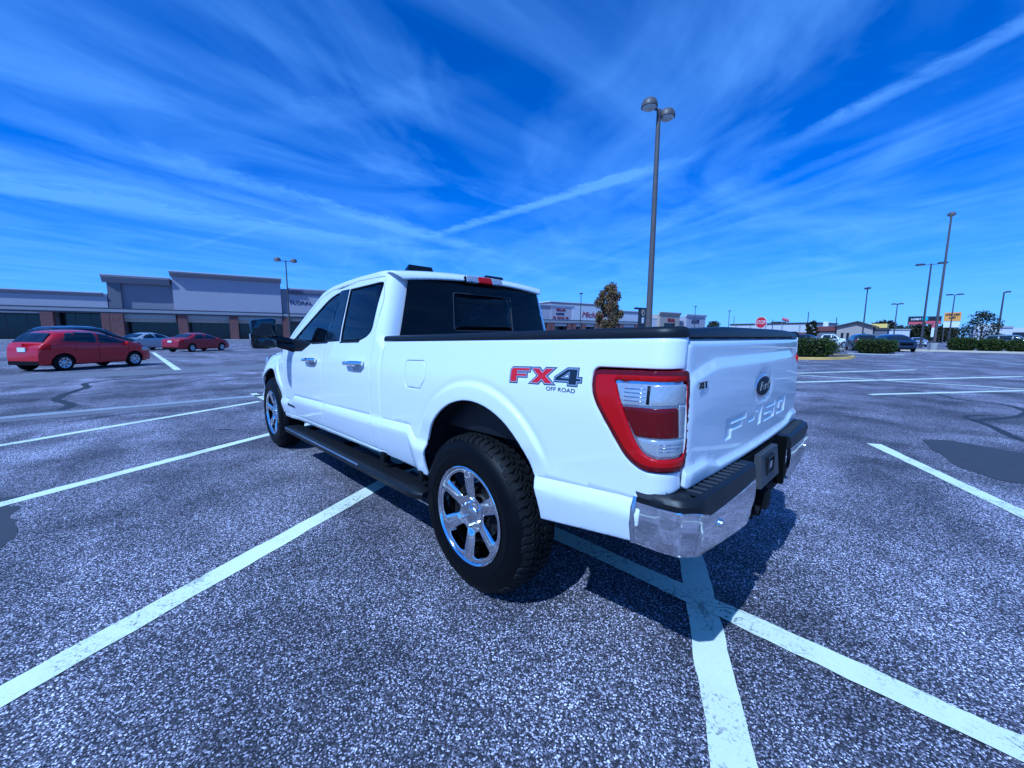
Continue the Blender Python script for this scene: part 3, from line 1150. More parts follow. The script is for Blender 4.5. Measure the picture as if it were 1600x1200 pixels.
# --- tailgate with the pressed letters
def rects_sd(Y, Z, rects):
    d = np.full(np.broadcast(Y, Z).shape, 9.)
    for (a0, a1, b0, b1) in rects:
        dx = np.maximum(a0 - Y, Y - a1)
        dz = np.maximum(b0 - Z, Z - b1)
        k = np.where((dx > 0) & (dz > 0), np.hypot(np.maximum(dx, 0), np.maximum(dz, 0)), np.maximum(dx, dz))
        d = np.minimum(d, k)
    return d


def letters():
    """F - 1 5 0 as strokes, read from +y (left) to -y"""
    z0, z1, t = .985, 1.075, .026
    zm0, zm1 = 1.018, 1.042
    R = []
    def st(a, b, c, d):      # a,b measured to the right of the truck's left
        R.append((-b, -a, c, d))
    x = -.50
    st(x, x + .07, z0, z1); st(x, x + .25, z1 - t, z1); st(x, x + .20, zm0, zm1)
    x = -.205
    st(x, x + .09, zm0 + .002, zm1 - .002)
    x = -.075
    st(x + .02, x + .075, z0, z1); st(x - .02, x + .05, z1 - t * .8, z1)
    x = .055
    st(x, x + .21, z1 - t, z1); st(x, x + .06, zm0, z1); st(x, x + .21, zm0, zm1); st(x + .15, x + .21, z0, zm1); st(x, x + .21, z0, z0 + t)
    x = .315
    st(x, x + .20, z1 - t, z1); st(x, x + .20, z0, z0 + t); st(x, x + .06, z0, z1); st(x + .14, x + .20, z0, z1)
    return R


LET = letters()


def gate_map(y, z):
    y = np.asarray(y, float)
    z = np.asarray(z, float)
    z, y = np.broadcast_arrays(z, y)
    fold = np.interp(np.abs(y), [.62, .74, .90], [1.328, 1.306, 1.262])
    low = np.interp(np.abs(y), [.20, .58, .66, .70, .90], [.905, .912, .935, .948, .945])
    x = -1.112 - .016 * (1 - (y / .88) ** 2)
    x = x + .028 * smooth((z - 1.380) / .030) ** 2                 # rounded top edge
    d = fold - z
    x = x - np.interp(d, [-.004, .004, .030, .042, .16, .45], [0, .001, .0125, .014, .018, .012])
    b = low - z
    x = x - np.interp(b, [-.003, .012, .022, .06, .10], [0, .013, .015, .013, .006])
    x = x + .008 * smooth((np.abs(y) - .850) / .02)                 # edges roll in
    sd = rects_sd(y, z, LET)
    x = x + .0065 * smooth((.002 - sd) / .005)
    em = np.hypot((y + .005) / .165, (z - 1.170) / .078)
    x = x + .006 * smooth((1.0 - em) / .10)
    return x, y, z


gate_out = fillet([(-.871, .874), (.871, .874), (.872, 1.28), (.860, 1.408), (-.860, 1.408), (-.872, 1.28)], [.015, .015, 0, .012, .012, 0])
ys = np.arange(-.85, .85, .02)
fl = [np.stack([ys, np.interp(np.abs(ys), [.62, .74, .90], [1.328, 1.306, 1.262]) - o], 1) for o in (-.004, .004, .030, .042)]
ll = [np.stack([ys, np.interp(np.abs(ys), [.20, .58, .66, .70, .90], [.905, .912, .935, .948, .945]) - o], 1) for o in (-.003, .012, .022)]
tl = [np.stack([ys, 0 * ys + o], 1) for o in (1.38, 1.388, 1.396)]
GATE = part('tailgate', panel(gate_out, gate_map, -1, grid=.022, extra=fl + ll + tl, fine=(-.53, .53, .972, 1.088, .0032)), M['paint'])
mb = MB()
mb.box(-1.085, -1.045, -.85, .85, .90, 1.39)
pmb('inner_skin', mb, M['gap'], GATE, sm=False)
# emblem: oval with a bright rim and script
def emb_map(off):
    return lambda y, z: (gate_map(y * 0 - .005, z * 0 + 1.215)[0] - off + 0 * y, y, z)


def oval(a, b, n=40):
    return [(-.005 + a * math.cos(2 * math.pi * i / n), 1.170 + b * math.sin(2 * math.pi * i / n)) for i in range(n)]


EM = part('emblem', panel(oval(.132, .056), emb_map(.004), -1, grid=.02, lip=.016), M['chrome'], GATE)
part('emblem_face', panel(oval(.118, .046), emb_map(.0065), -1, grid=.02, lip=.006), M['blue_badge'], EM)
V, F = text_mesh('Ford', .062, .003, .35, 1.25)
ex = float(emb_map(0)(np.array(0.), np.array(1.17))[0])
part('emblem_script', ([(ex - .0085 + b, -.005 - a, 1.170 + c) for a, b, c in V], F), M['badge_silver'], EM, sm=False)
V, F = text_mesh('XLT', .034, .004, .0, 1.25)
gx = float(gate_map(np.array(.775), np.array(1.232))[0])
part('tailgate_badge', ([(gx - .0045 + b, .765 - a, 1.236 + c) for a, b, c in V], F), M['gloss'], GATE, sm=False)


# --- caps along the bed
def sweep(path, prof):
    """path: list of (point, outward) ; prof: list of (out, up)"""
    mb = MB()
    n, m = len(path), len(prof)
    for (p, o) in path:
        for (a, b) in prof:
            mb.V.append((p[0] + o[0] * a, p[1] + o[1] * a, p[2] + b))
    for i in range(n - 1):
        for j in range(m):
            mb.F.append((i * m + j, i * m + (j + 1) % m, (i + 1) * m + (j + 1) % m, (i + 1) * m + j))
    mb.F.append(tuple(range(m)))
    mb.F.append(tuple((n - 1) * m + j for j in range(m))[::-1])
    return mb


ss = list(np.arange(.945, -1.0, -.06)) + list(np.arange(-1.02, -1.146, -.012))
path = []
for s in ss:
    h = 1e-3
    a = np.array([float(k) for k in bed_map(s - h, 1.409)])
    b = np.array([float(k) for k in bed_map(s + h, 1.409)])
    t_ = (b - a) / np.linalg.norm(b - a)
    path.append(((a + b) / 2, (-t_[1], t_[0])))
prof = [(.004, .000), (.006, .010), (.004, .024), (-.004, .033), (-.016, .037), (-.085, .037), (-.085, -.03), (-.06, -.03), (-.06, .0)]
for lf in (True, False):
    pmb('bed_rail_cap', sweep(path, prof), M['plastic'], bedL if lf else bedR, left=lf)
gp = []
for y in np.arange(.852, -.853, -.0426):
    crown = .011 * smooth((.86 - abs(y)) / .45)
    gp.append(((float(gate_map(np.array(y), np.array(1.40))[0]) , y, 1.4085), (-1, 0), crown))
mb = MB()
gprof = [(.006, .000), (.012, .006), (.010, .018), (.000, .029), (-.03, .033), (-.075, .030), (-.075, -.03), (-.02, -.03), (-.02, .0)]
for (p, o, cr) in gp:
    for (a, b) in gprof:
        mb.V.append((p[0] - a, p[1], p[2] + b + (cr if b > .01 else 0)))
m_ = len(gprof)
for i in range(len(gp) - 1):
    for j in range(m_):
        mb.F.append((i * m_ + j, i * m_ + (j + 1) % m_, (i + 1) * m_ + (j + 1) % m_, (i + 1) * m_ + j))
mb.F += [tuple(range(m_)), tuple((len(gp) - 1) * m_ + j for j in range(m_))[::-1]]
pmb('tailgate_cap', mb, M['plastic'], GATE)

# bed floor and inner walls
mb = MB()
mb.box(-1.06, .93, -.80, .80, .90, .935)
mb.box(.90, .935, -.80, .80, .935, 1.40)
for s in (1, -1):
    mb.box(-1.06, .90, .80 if s > 0 else -.86, .86 if s > 0 else -.80, .90, 1.40)
pmb('bed_liner', mb, M['plastic'], sm=False)

# --- tail lamps
TLm = {}
top_c = fillet([(-.905, 1.246), (-1.163, 1.249), (-1.172, 1.182), (-.934, 1.168)], .010)
mid_r = fillet([(-.936, 1.164), (-1.132, 1.170), (-1.143, 1.066), (-.990, 1.064)], .010)
side_c = fillet([(-1.136, 1.178), (-1.170, 1.178), (-1.176, 1.062), (-1.147, 1.062)], .004)
bot_c = fillet([(-.996, 1.058), (-1.175, 1.058), (-1.166, 1.004), (-1.066, .998), (-1.026, 1.012)], [.01, .01, .012, .03, .03])
win = fillet([(-.893, 1.256), (-1.170, 1.259), (-1.184, 1.06), (-1.174, .994), (-1.066, .988), (-1.018, 1.004), (-.984, 1.05)], [.012, .012, .01, .015, .04, .04, .02])
for lf in (True, False):
    tl_ = part('tail_light', panel(tail_out, bed_map, -1, grid=.016, lip=.03, off=.007, holes=[win], edge_drop=.004), M['red_lens'], left=lf)
    ring_i = grow(np.array(tail_out), -.016)
    part('lamp_bevel', panel(grow(np.array(tail_out), -.001), bed_map, -1, grid=.016, lip=0, off=.0092, holes=[ring_i], inset=0), M['red_deep'], tl_, left=lf)
    part('lamp_housing', panel(grow(np.array(tail_out), .003), bed_map, -1, grid=.03, lip=.004, off=-.012, inset=0), M['gap'], tl_, left=lf)
    part('lamp_reflector', panel(grow(np.array(win), .002), bed_map, -1, grid=.03, lip=0, off=.000, inset=0), M['chrome_soft'], tl_, left=lf)
    for q, mm, nm in ((top_c, 'clear_lens', 'clear_lens'), (mid_r, 'red_deep', 'red_lens'), (side_c, 'clear_lens', 'clear_lens'), (bot_c, 'clear_lens', 'clear_lens')):
        part(nm, panel(q, bed_map, -1, grid=.016, lip=.008, off=.0060, inset=.003), M[mm], tl_, left=lf)
    # thin optics bars inside the clear parts
    for k in range(4):
        z = 1.186 + k * .014
        part('lens_rib', panel([(-.94, z), (-1.02, z + .001), (-1.02, z + .004), (-.94, z + .003)], bed_map, -1, grid=.03, lip=.003, off=.0085, inset=0), M['chrome'], tl_, left=lf)
    for k in range(3):
        z = 1.018 + k * .012
        part('lens_rib', panel([(-1.075, z), (-1.16, z + .001), (-1.16, z + .004), (-1.075, z + .003)], bed_map, -1, grid=.03, lip=.003, off=.0085, inset=0), M['chrome'], tl_, left=lf)
    part('lens_divider', panel([(-1.026, 1.18), (-1.036, 1.18), (-1.036, 1.243), (-1.026, 1.243)], bed_map, -1, grid=.03, lip=.003, off=.0085, inset=0), M['plastic'], tl_, left=lf)

# --- decal
Fp = [(0, 0), (0, .84), (.10, 1), (1, 1), (1, .76), (.36, .76), (.36, .62), (.86, .62), (.86, .40), (.36, .40), (.36, 0)]
Xp = [(0, 0), (.36, .5), (0, 1), (.40, 1), (.56, .74), (.72, 1), (1.12, 1), (.76, .5), (1.12, 0), (.72, 0), (.56, .26), (.40, 0)]
Np = [(.60, 0), (.60, .22), (0, .22), (0, .44), (.52, 1), (.96, 1), (.96, .44), (1.12, .44), (1.12, .22), (.96, .22), (.96, 0)]
Nh = [(.30, .44), (.60, .76), (.60, .44)]


def place_glyph(poly, s0, wd, z0, h):
    return np.array([(s0 - a * wd, z0 + b * h + (s0 - a * wd + .339) * -.022) for a, b in poly])


for lf in (True, False):
    DE = empty('off_road_decal', (0, 0, 0))
    DE.parent = bedL if lf else bedR
    for nm, poly, s0, fill in (('decal_letter', Fp, -.348, 'red_decal'), ('decal_letter', Xp, -.474, 'red_decal'), ('decal_letter', Np, -.612, 'dark_decal')):
        if not lf:
            s0 = -1.07 - s0
            wdt = -.118
        else:
            wdt = .118
        q = place_glyph(poly, s0, wdt, 1.214, .066)
        hl = [place_glyph(Nh, s0, wdt, 1.214, .066)] if poly is Np else []
        V, F = panel(grow(q, .0055), bed_map, -1, grid=.02, lip=.001, off=.0012, inset=0, edge_drop=0, holes=[grow(h_, -.004) for h_ in hl])
        n0 = len(F)
        V2, F2 = panel(grow(q, .0015), bed_map, -1, grid=.02, lip=.0008, off=.0020, inset=0, edge_drop=0, holes=[grow(h_, -.001) for h_ in hl])
        V3, F3 = panel(grow(q, -.0028), bed_map, -1, grid=.02, lip=.0008, off=.0027, inset=0, edge_drop=0, holes=[grow(h_, .003) for h_ in hl])
        VV = V + V2 + V3
        FF = F + [[i + len(V) for i in f] for f in F2] + [[i + len(V) + len(V2) for i in f] for f in F3]
        VV_, FF_ = (VV, FF) if lf else mirror(VV, FF)
        me = mesh(nm, rk(VV_), FF_, [M['dark_decal'], M['silver_decal'], M[fill]], False)
        idx = np.zeros(len(FF), np.int32)
        idx[n0:n0 + len(F2)] = 1
        idx[n0 + len(F2):] = 2
        me.polygons.foreach_set('material_index', idx)
        link_mesh(nm, me, DE)
    V, F = text_mesh('OFF ROAD', .0235, .001, 0, 1.35)
    P3 = []
    for a, b, c in V:
        s = -.645 - a if lf else -.645 + a
        x, y, z = bed_map(np.array(s), np.array(1.1995 + c))
        P3.append((float(x), float(y) + .0015 - b, float(z)))
    if not lf:
        P3 = [(x, -y, z) for x, y, z in P3]
    link_mesh('decal_text', mesh('decal_text', rk(P3), F, M['dark_decal'], False), DE)

# --- door handles
for door, s0 in ((rdL, 1.24), (fdL, 2.255), (rdR, 1.24), (fdR, 2.255)):
    lf = door in (rdL, fdL)
    y0 = float(y_side(np.array(s0 + .1), np.array(1.24)))
    cup = part('handle_cup', panel(fillet([(s0 - .005, 1.235), (s0 + .19, 1.232), (s0 + .175, 1.178), (s0 + .02, 1.180)], .025), cab_map, -1, grid=.03, lip=.008, off=.0035), M['chrome_soft'], door, left=lf)
    mb = MB()
    pts = [(s0 - .012, y0 + .012, 1.243), (s0 + .03, y0 + .036, 1.244), (s0 + .15, y0 + .040, 1.243), (s0 + .27, y0 + .036, 1.240), (s0 + .305, y0 + .010, 1.239)]
    mb.tube(pts, [.019, .021, .020, .018, .012], 10)
    pmb('door_handle', mb, M['chrome'], door, left=lf)

# --- mirrors
for lf in (True, False):
    mb = MB()
    mb.bbox(2.99, 3.14, 1.085, 1.325, 1.345, 1.665, .045)
    # slimmer towards the front
    mb.V = [(x, 1.205 + (y - 1.205) * (1 - .25 * max(0, (x - 3.05) / .09)), 1.505 + (z - 1.505) * (1 - .2 * max(0, (x - 3.05) / .09)) + (.0 if y < 1.25 else -.02 * (z > 1.6)))
            for x, y, z in mb.V]
    MI = pmb('side_mirror', mb, M['gloss'], left=lf)
    gm = lambda y, z: (2.985 + 0 * y + .10 * (y - 1.2) - .03 * (z - 1.5), y, z)
    part('mirror_glass', panel(fillet([(1.105, 1.475), (1.295, 1.475), (1.300, 1.56), (1.262, 1.645), (1.108, 1.645)], [.02, .02, .02, .04, .02]), gm, -1, grid=.05, lip=.004, off=.004), M['mirror_dark'], MI, left=lf)
    part('mirror_glass', panel(fillet([(1.105, 1.372), (1.275, 1.372), (1.295, 1.395), (1.295, 1.458), (1.105, 1.458)], .015), gm, -1, grid=.05, lip=.004, off=.004), M['mirror_dark'], MI, left=lf)
    mb = MB()
    mb.tube([(3.04, .90, 1.385), (3.05, 1.0, 1.42), (3.065, 1.12, 1.45)], [.055, .045, .04], 10)
    mb.tube([(2.98, .93, 1.345), (3.0, 1.0, 1.36), (3.05, 1.12, 1.40)], [.05, .035, .03], 10)
    pmb('mirror_arm', mb, M['gloss'], MI, left=lf)
    mb = MB()
    mb.bbox(3.01, 3.045, 1.322, 1.331, 1.43, 1.50, .004)
    pmb('turn_lamp', mb, M['clear_lens'], MI, left=lf)

# --- running boards
for lf in (True, False):
    mb = MB()
    sec = [(.86, .475), (.97, .478), (1.012, .470), (1.022, .452), (1.015, .418), (.985, .405), (.88, .41)]
    xs = [3.26, 3.22, 3.0, 2.0, 1.0, .56, .47, .425]
    sc = [.6, 1, 1, 1, 1, 1, .92, .6]
    for x, k in zip(xs, sc):
        for (y, z) in sec:
            mb.V.append((x, .86 + (y - .86) * (1 if k == 1 else .4 + .6 * k), .44 + (z - .44) * (1 if k == 1 else k)))
    m_ = len(sec)
    for i in range(len(xs) - 1):
        for j in range(m_):
            mb.F.append((i * m_ + j, i * m_ + (j + 1) % m_, (i + 1) * m_ + (j + 1) % m_, (i + 1) * m_ + j))
    mb.F += [tuple(range(m_)), tuple((len(xs) - 1) * m_ + j for j in range(m_))]
    RB = pmb('running_board', mb, M['plastic'], left=lf)
    mb = MB()
    for k in range(5):
        mb.box(.60, 3.10, .885 + k * .022, .893 + k * .022, .4735, .4815)
    pmb('step_rib', mb, M['rubber'], RB, sm=False, left=lf)
    mb = MB()
    mb.tube([(3.22, 1.0185, .462), (2.2, 1.0205, .462), (1.28, 1.0205, .462)], .0075, 8)
    pmb('step_trim', mb, M['chrome_soft'], RB, left=lf)
    mb = MB()
    for x in (3.0, 2.0, 1.02, .62):
        mb.box(x - .03, x + .03, .70, .90, .43, .47)
        mb.box(x - .025, x + .025, .70, .76, .43, .60)
    pmb('step_bracket', mb, M['under'], RB, sm=False, left=lf)
mb = MB()
mb.bbox(.985, 1.04, .90, .955, .53, .60, .006)
mb.bbox(.46, .50, .90, .96, .52, .585, .006)
pmb('body_mount', mb, M['under'])

# --- rear bumper
BP = [(-1.005, .972), (-1.09, .968), (-1.150, .955), (-1.160, .949), (-1.163, .945), (-1.194, .904), (-1.197, .899), (-1.203, .888), (-1.212, .70), (-1.217, .50), (-1.218, .335)]


def bump_curve():
    q = np.array(BP)
    d = np.r_[0, np.cumsum(np.linalg.norm(np.diff(q, axis=0), axis=1))]
    return q, d


_bq, _bd = bump_curve()


def bump_map(u, v):
    u = np.asarray(u, float)
    v = np.asarray(v, float)
    x = np.interp(u, _bd, _bq[:, 0])
    y = np.interp(u, _bd, _bq[:, 1])
    k = np.clip((.83 - v) / .17, 0, 1)
    bulge = .010 * np.sin(np.pi * k) - .004 * k
    cx, cy = -1.0, .5
    nx, ny = x - cx, (y - cy) * .6
    L = np.maximum(np.hypot(nx, ny), 1e-6)
    return x + nx / L * bulge, y + ny / L * bulge, v + 0 * u


uend = float(_bd[-1])
du = np.linspace(0, uend, 40)
topz = np.interp(du, [0, .20, .24, .30, .36, uend], [.828, .822, .812, .790, .792, .800])
botz = np.interp(du, [0, .16, .28, uend * .8, uend - .05, uend], [.665, .662, .655, .618, .606, .640])
chrome_out = [(a, b) for a, b in zip(du, botz)] + [(a, b) for a, b in zip(du[::-1], topz[::-1])]
bump_lines = [np.stack([0 * np.arange(.60, .84, .012) + _bd[k], np.arange(.60, .84, .012)], 1) for k in (3, 4, 5, 6)]
for lf in (True, False):
    BU = part('rear_bumper', panel(chrome_out, bump_map, 1, grid=.018, lip=.02, extra=bump_lines), M['chrome'], left=lf, ang=14)
    # black step pad on top, wrapping down over the corner
    mb = MB()
    n = len(du)
    for u_, tz in zip(du, topz):
        x, y, _ = [float(k) for k in bump_map(np.array(u_), np.array(.83))]
        corner = math.exp(-((u_ - .05) / .16) ** 2)
        zt = .868 - .003 * corner
        back = min(-1.085, x + .16) if u_ > .12 else x + .02
        yb = y - .075 if u_ < .22 else y
        yb = min(yb, .93)
        mb.V += [(x - .001, y + .001, tz - .004), (x - .004, y + .003, tz + .018), (x + .004, y - .004, zt - .008), (x + .016, y - .012, zt),
                 (max(x + .03, -1.09) if u_ > .1 else x + .01, yb - .02, zt), (max(x + .03, -1.09) if u_ > .1 else x + .01, yb - .02, tz - .03)]
    for i in range(n - 1):
        for j in range(5):
            a = i * 6 + j
            mb.F.append((a, a + 1, a + 7, a + 6))
    mb.F += [tuple(range(6)), tuple((n - 1) * 6 + j for j in range(6))]
    pmb('step_pad', mb, M['plastic'], BU, left=lf)
    mb = MB()
    for k in range(11):
        y = .40 + k * .045
        xf = float(np.interp(y, _bq[::-1, 1], _bq[::-1, 0])) + .022
        mb.box(xf, -1.10, y - .004, y + .004, .866, .8725)
    pmb('pad_rib', mb, M['bracket'], BU, sm=False, left=lf)
    u_s = float(np.interp(-.74, -_bq[:, 1], _bd))
    x, y, z = [float(k) for k in bump_map(np.array(u_s), np.array(.735))]
    mb = MB()
    mb.lathe([(.001, -.008), (.017, -.008), (.019, .0), (.017, .006)], 20, 'x', (x - .001, y, z))
    pmb('parking_sensor', mb, M['chrome_soft'], BU, left=lf)
    mb = MB()
    mb.tube([(-.998, .962, .84), (-.996, .975, .80), (-.996, .980, .74), (-.998, .972, .67)], [.010, .012, .012, .010], 10)
    pmb('bumper_end_trim', mb, M['chrome_soft'], BU, left=lf)

mb = MB()
mb.box(-1.16, -1.02, -.34, .34, .62, .862)
mb.box(-1.20, -1.05, .30, .342, .60, .862)
mb.box(-1.20, -1.05, -.342, -.30, .60, .862)
pmb('bumper_recess', mb, M['gap'], sm=False)
mb = MB()
mb.add([(-1.188, -.175, .850), (-1.188, .125, .850), (-1.203, -.185, .695), (-1.203, .145, .695),
        (-1.10, -.175, .85), (-1.10, .125, .85), (-1.14, -.185, .685), (-1.14, .145, .685)],
       [(0, 2, 3, 1), (0, 1, 5, 4), (2, 6, 7, 3), (0, 4, 6, 2), (1, 3, 7, 5), (4, 5, 7, 6)])
PL = pmb('plate_bracket', mb, M['bracket'], sm=False)
mb = MB()
for (a0, a1, b0, b1) in ((-.065, .055, .818, .828), (-.065, .055, .738, .748), (-.065, -.054, .748, .818), (.044, .055, .748, .818)):
    mb.box(-1.205, -1.185, a0, a1, b0, b1)
pmb('socket_ring', mb, M['plastic'], PL, sm=False)
mb = MB()
mb.box(-1.203, -1.18, -.028, .018, .766, .802)
pmb('socket_cap', mb, M['chrome_soft'], PL, sm=False)
mb = MB()
mb.tube([(-1.165, .245, .765), (-1.185, .245, .765)], .016, 14)
pmb('bumper_bolt', mb, M['chrome_soft'])
mb = MB()
mb.bbox(-1.185, -1.16, .205, .275, .800, .812, .003)
pmb('plate_lamp', mb, M['clear_lens'])
# hitch
mb = MB()
mb.box(-1.16, -.98, -.55, .55, .565, .635)
mb.box(-1.205, -.95, -.04, .04, .56, .645)
mb.box(-1.17, -1.02, .10, .13, .53, .64)
mb.box(-1.17, -1.02, -.13, -.10, .53, .64)
HI = pmb('tow_hitch', mb, M['under'], sm=False)
mb = MB()
mb.lathe([(.020, 0), (.025, .008), (.025, .03), (.014, .04)], 14, 'x', (-1.20, .115, .575))
pmb('hitch_loop', mb, M['under'], HI)


# --- wheels
def make_wheel_meshes():
    out = {}
    R0 = .436
    po = [(.272, .104), (.285, .111), (.300, .115), (.322, .1175), (.326, .1195), (.332, .1195), (.336, .118), (.362, .119), (.376, .117), (.392, .111), (.407, .101), (.420, .088), (.430, .073)]
    pi = [(.272, -.120), (.300, -.142), (.345, -.152), (.388, -.150), (.412, -.142), (.428, -.130)]
    prof = po + [(R0, .062), (R0, -.118)] + pi[::-1]
    mb = MB()
    mb.lathe(prof, 120, 'y')
    n_wall = len(mb.F)

    def blk(t0, t1, w0, w1, sk, r1=.4445, r0=.434, drop=0.0, bow=0.0):
        """tread block: bevelled top, sloped towards the shoulder by drop"""
        n = 4
        vs = []
        for k in range(n + 1):
            f = k / n
            w_ = w0 + (w1 - w0) * f
            c = sk * (w_ - (w0 + w1) / 2) + bow * math.sin(f * math.pi * 2)
            rr = r1 - drop * f ** 2
            i_ = (t1 - t0) * .09
            for (tt, r_) in ((t0, r0 - drop * f ** 2 * 1.2), (t0 + i_, rr), (t1 - i_, rr), (t1, r0 - drop * f ** 2 * 1.2)):
                th = tt + c
                vs.append((r_ * math.cos(th), w_, r_ * math.sin(th)))
        fs = []
        for k in range(n):
            for q in range(3):
                a = k * 4 + q
                fs.append((a, a + 1, a + 5, a + 4))
        fs += [(0, 3, 2, 1), (n * 4, n * 4 + 1, n * 4 + 2, n * 4 + 3)]
        mb.add(vs, fs)
    N = 31
    st = 2 * math.pi / N
    for i in range(N):
        t = i * st
        j = i % 2
        for (w0, w1, o, sk, bow) in ((-.060, -.032, 0.0, 1.6, .012), (-.026, .002, .45, -1.6, .012), (.008, .032, .2, 1.8, .012)):
            b0 = t + o * st
            blk(b0, b0 + st * .36, w0, w1, sk, bow=bow)
            blk(b0 + st * .46, b0 + st * .84, w0 + .004 * j, w1 - .004 * (1 - j), sk, bow=-bow)
        for (w0, w1) in ((.037, .097 if j else .090), (-.064, -.128 if j else -.122)):
            b0 = t + (.15 if w0 > 0 else .6) * st
            blk(b0, b0 + st * .40, w0, w1, .9 if w0 > 0 else -.9, drop=.026 if w0 > 0 else .013, bow=.016)
            blk(b0 + st * .50, b0 + st * .90, w0, w1, .9 if w0 > 0 else -.9, drop=.026 if w0 > 0 else .013, bow=.016)
    me = mb.mesh('tyre', [M['rubber_wall'], M['rubber']], 'auto')
    mi = np.ones(len(me.polygons), np.int32)
    mi[:n_wall] = 0
    me.polygons.foreach_set('material_index', mi)
    out['tyre'] = me
    # rim face with six openings
    def rim_map(u, v):
        r = np.hypot(u, v)
        w_ = np.interp(r, [0, .05, .075, .09, .12, .18, .24, .258, .264], [.072, .072, .070, .074, .082, .094, .104, .108, .106])
        th = np.degrees(np.arctan2(v, u)) - 90
        k = np.abs(((th + 30) % 60) - 30)                    # degrees from the spoke's centre
        arcw = np.radians(k) * r
        ridge = .010 * np.clip(1 - arcw / .045, 0, 1) * smooth((r - .085) / .04) * (1 - smooth((r - .215) / .04))
        return u, w_ + ridge - .004 * smooth((arcw - .028) / .01) * smooth((r - .1) / .03), v
    holes = []
    for i in range(6):
        c = 120 + i * 60
        q = []
        for (r, hw) in ((.104, 11.0), (.150, 15.5), (.200, 18.2), (.232, 19.5)):
            q.append((r, c - hw))
        for k in range(1, 6):
            q.append((.241, c - 19.5 + 39 * k / 6))
        for (r, hw) in ((.232, 19.5), (.200, 18.2), (.150, 15.5), (.104, 11.0)):
            q.append((r, c + hw))
        poly = [(r * math.cos(math.radians(a)), r * math.sin(math.radians(a))) for r, a in q]
        holes.append(fillet(poly, .010, 3))
    circ = [(.264 * math.cos(2 * math.pi * i / 90), .264 * math.sin(2 * math.pi * i / 90)) for i in range(90)]
    V, F = panel(circ, rim_map, -1, holes=holes, grid=.008, lip=.050, inset=.004, edge_drop=.002)
    k = MB()
    k.V, k.F = V, F
    b = MB()
    b.lathe([(.262, .104), (.266, .111), (.272, .115), (.276, .113), (.274, .104), (.262, .09), (.252, .06), (.245, .0), (.245, -.09), (.27, -.11)], 90, 'y')
    k.add(b.V, b.F)
    me = mesh('rim', k.V, k.F, M['chrome'], True)
    sharp(me, 50)
    out['rim'] = me
    mb = MB()
    mb.lathe([(.0, .0815), (.030, .0815), (.040, .079), (.044, .072)], 30, 'y')
    out['cap'] = mb.mesh('centre_cap', M['chrome_soft'], True)
    mb = MB()
    mb.lathe([(.0, .030), (.006, .0295), (.0095, .026), (.0115, .018), (.0115, 0)], 6, 'y')
    out['nut'] = mb.mesh('lug_nut', M['chrome'], False)
    mb = MB()
    mb.lathe([(.06, -.02), (.06, .03), (.175, .03), (.175, .005), (.06, .005)], 40, 'y')
    mb.lathe([(.0, .055), (.065, .055), (.075, .0)], 24, 'y')
    mb.box(.09, .19, -.03, .05, -.09, .09)
    out['hub'] = mb.mesh('wheel', M['under'], 'auto')
    return out


WM = make_wheel_meshes()
for (x, y, spin) in ((0, .850, 0), (3.99, .850, 17), (0, -.850, 11), (3.99, -.850, 40)):
    wh = link_mesh('wheel', WM['hub'], TRUCK)
    flip = y < 0
    wh.location = (x, y, .4445)
    wh.rotation_euler = (0, math.radians(spin), math.pi if flip else 0)
    link_mesh('tyre', WM['tyre'], wh)
    link_mesh('rim', WM['rim'], wh)
    link_mesh('centre_cap', WM['cap'], wh)
    for i in range(6):
        a = math.radians(90 + i * 60)
        nt = link_mesh('lug_nut', WM['nut'], wh)
        nt.location = (.0675 * math.cos(a), .068, .0675 * math.sin(a))

# --- wheel housings, chassis, cabin
for i, lf in ((0, True), (0, False), (1, True), (1, False)):
    ax, az = ARCH[i]
    az2 = az
    mb = MB()
    q = arc(ax, az2, .482, -8, 188, 30)
    k = len(mb.V)
    for (yy) in (.945, .60):
        for (a, b) in q:
            mb.V.append((a, yy, b))
    n = len(q)
    for j in range(n - 1):
        mb.F.append((j, j + 1, n + j + 1, n + j))
    mb.V += [(ax, .60, az2 - .07)]
    for j in range(n - 1):
        mb.F.append((n + j, n + j + 1, 2 * n))
    V, F = mb.V, mb.F
    if not lf:
        V, F = mirror(V, F)
    link_mesh('wheel_housing', mesh('wheel_housing', rk(V), F, M['liner'], True), TRUCK)
mb = MB()
for s in (1, -1):
    mb.box(-1.02, 4.8, .42 * s - .05, .42 * s + .05, .56, .68)
mb.box(-.9, -.55, -.55, .55, .60, .66)
mb.box(1.0, 3.3, -.86, .86, .585, .625)
mb.box(-1.0, .95, -.80, .80, .84, .90)
mb.tube([(0, -.80, .46), (0, .80, .46)], .05, 12)
mb.lathe([(.0, -.16), (.13, -.10), (.15, 0), (.13, .10), (0, .16)], 18, 'x', (0, .05, .46))
mb.tube([(3.99, -.80, .53), (3.99, .80, .53)], .04, 12)
mb.tube([(-.9, -.55, .60), (.7, -.62, .58), (2.0, -.3, .58)], .045, 12)
pmb('chassis', mb, M['under'])
mb = MB()
mb.lathe([(.0, -.35), (.30, -.34), (.40, -.12), (.40, .0), (.25, .02)], 24, 'z', (-.62, 0, .66))
pmb('spare_wheel', mb, M['rubber'])
mb = MB()
mb.box(1.02, 3.3, -.80, .80, .62, .66)
for (sx, sy, w_) in ((1.62, .0, .66), (2.55, .42, .28), (2.55, -.42, .28)):
    mb.bbox(sx - .25, sx + .25, sy - w_, sy + w_, .85, 1.08, .05)
    mb.bbox(sx - .33, sx - .17, sy - w_, sy + w_, 1.0, 1.52, .05)
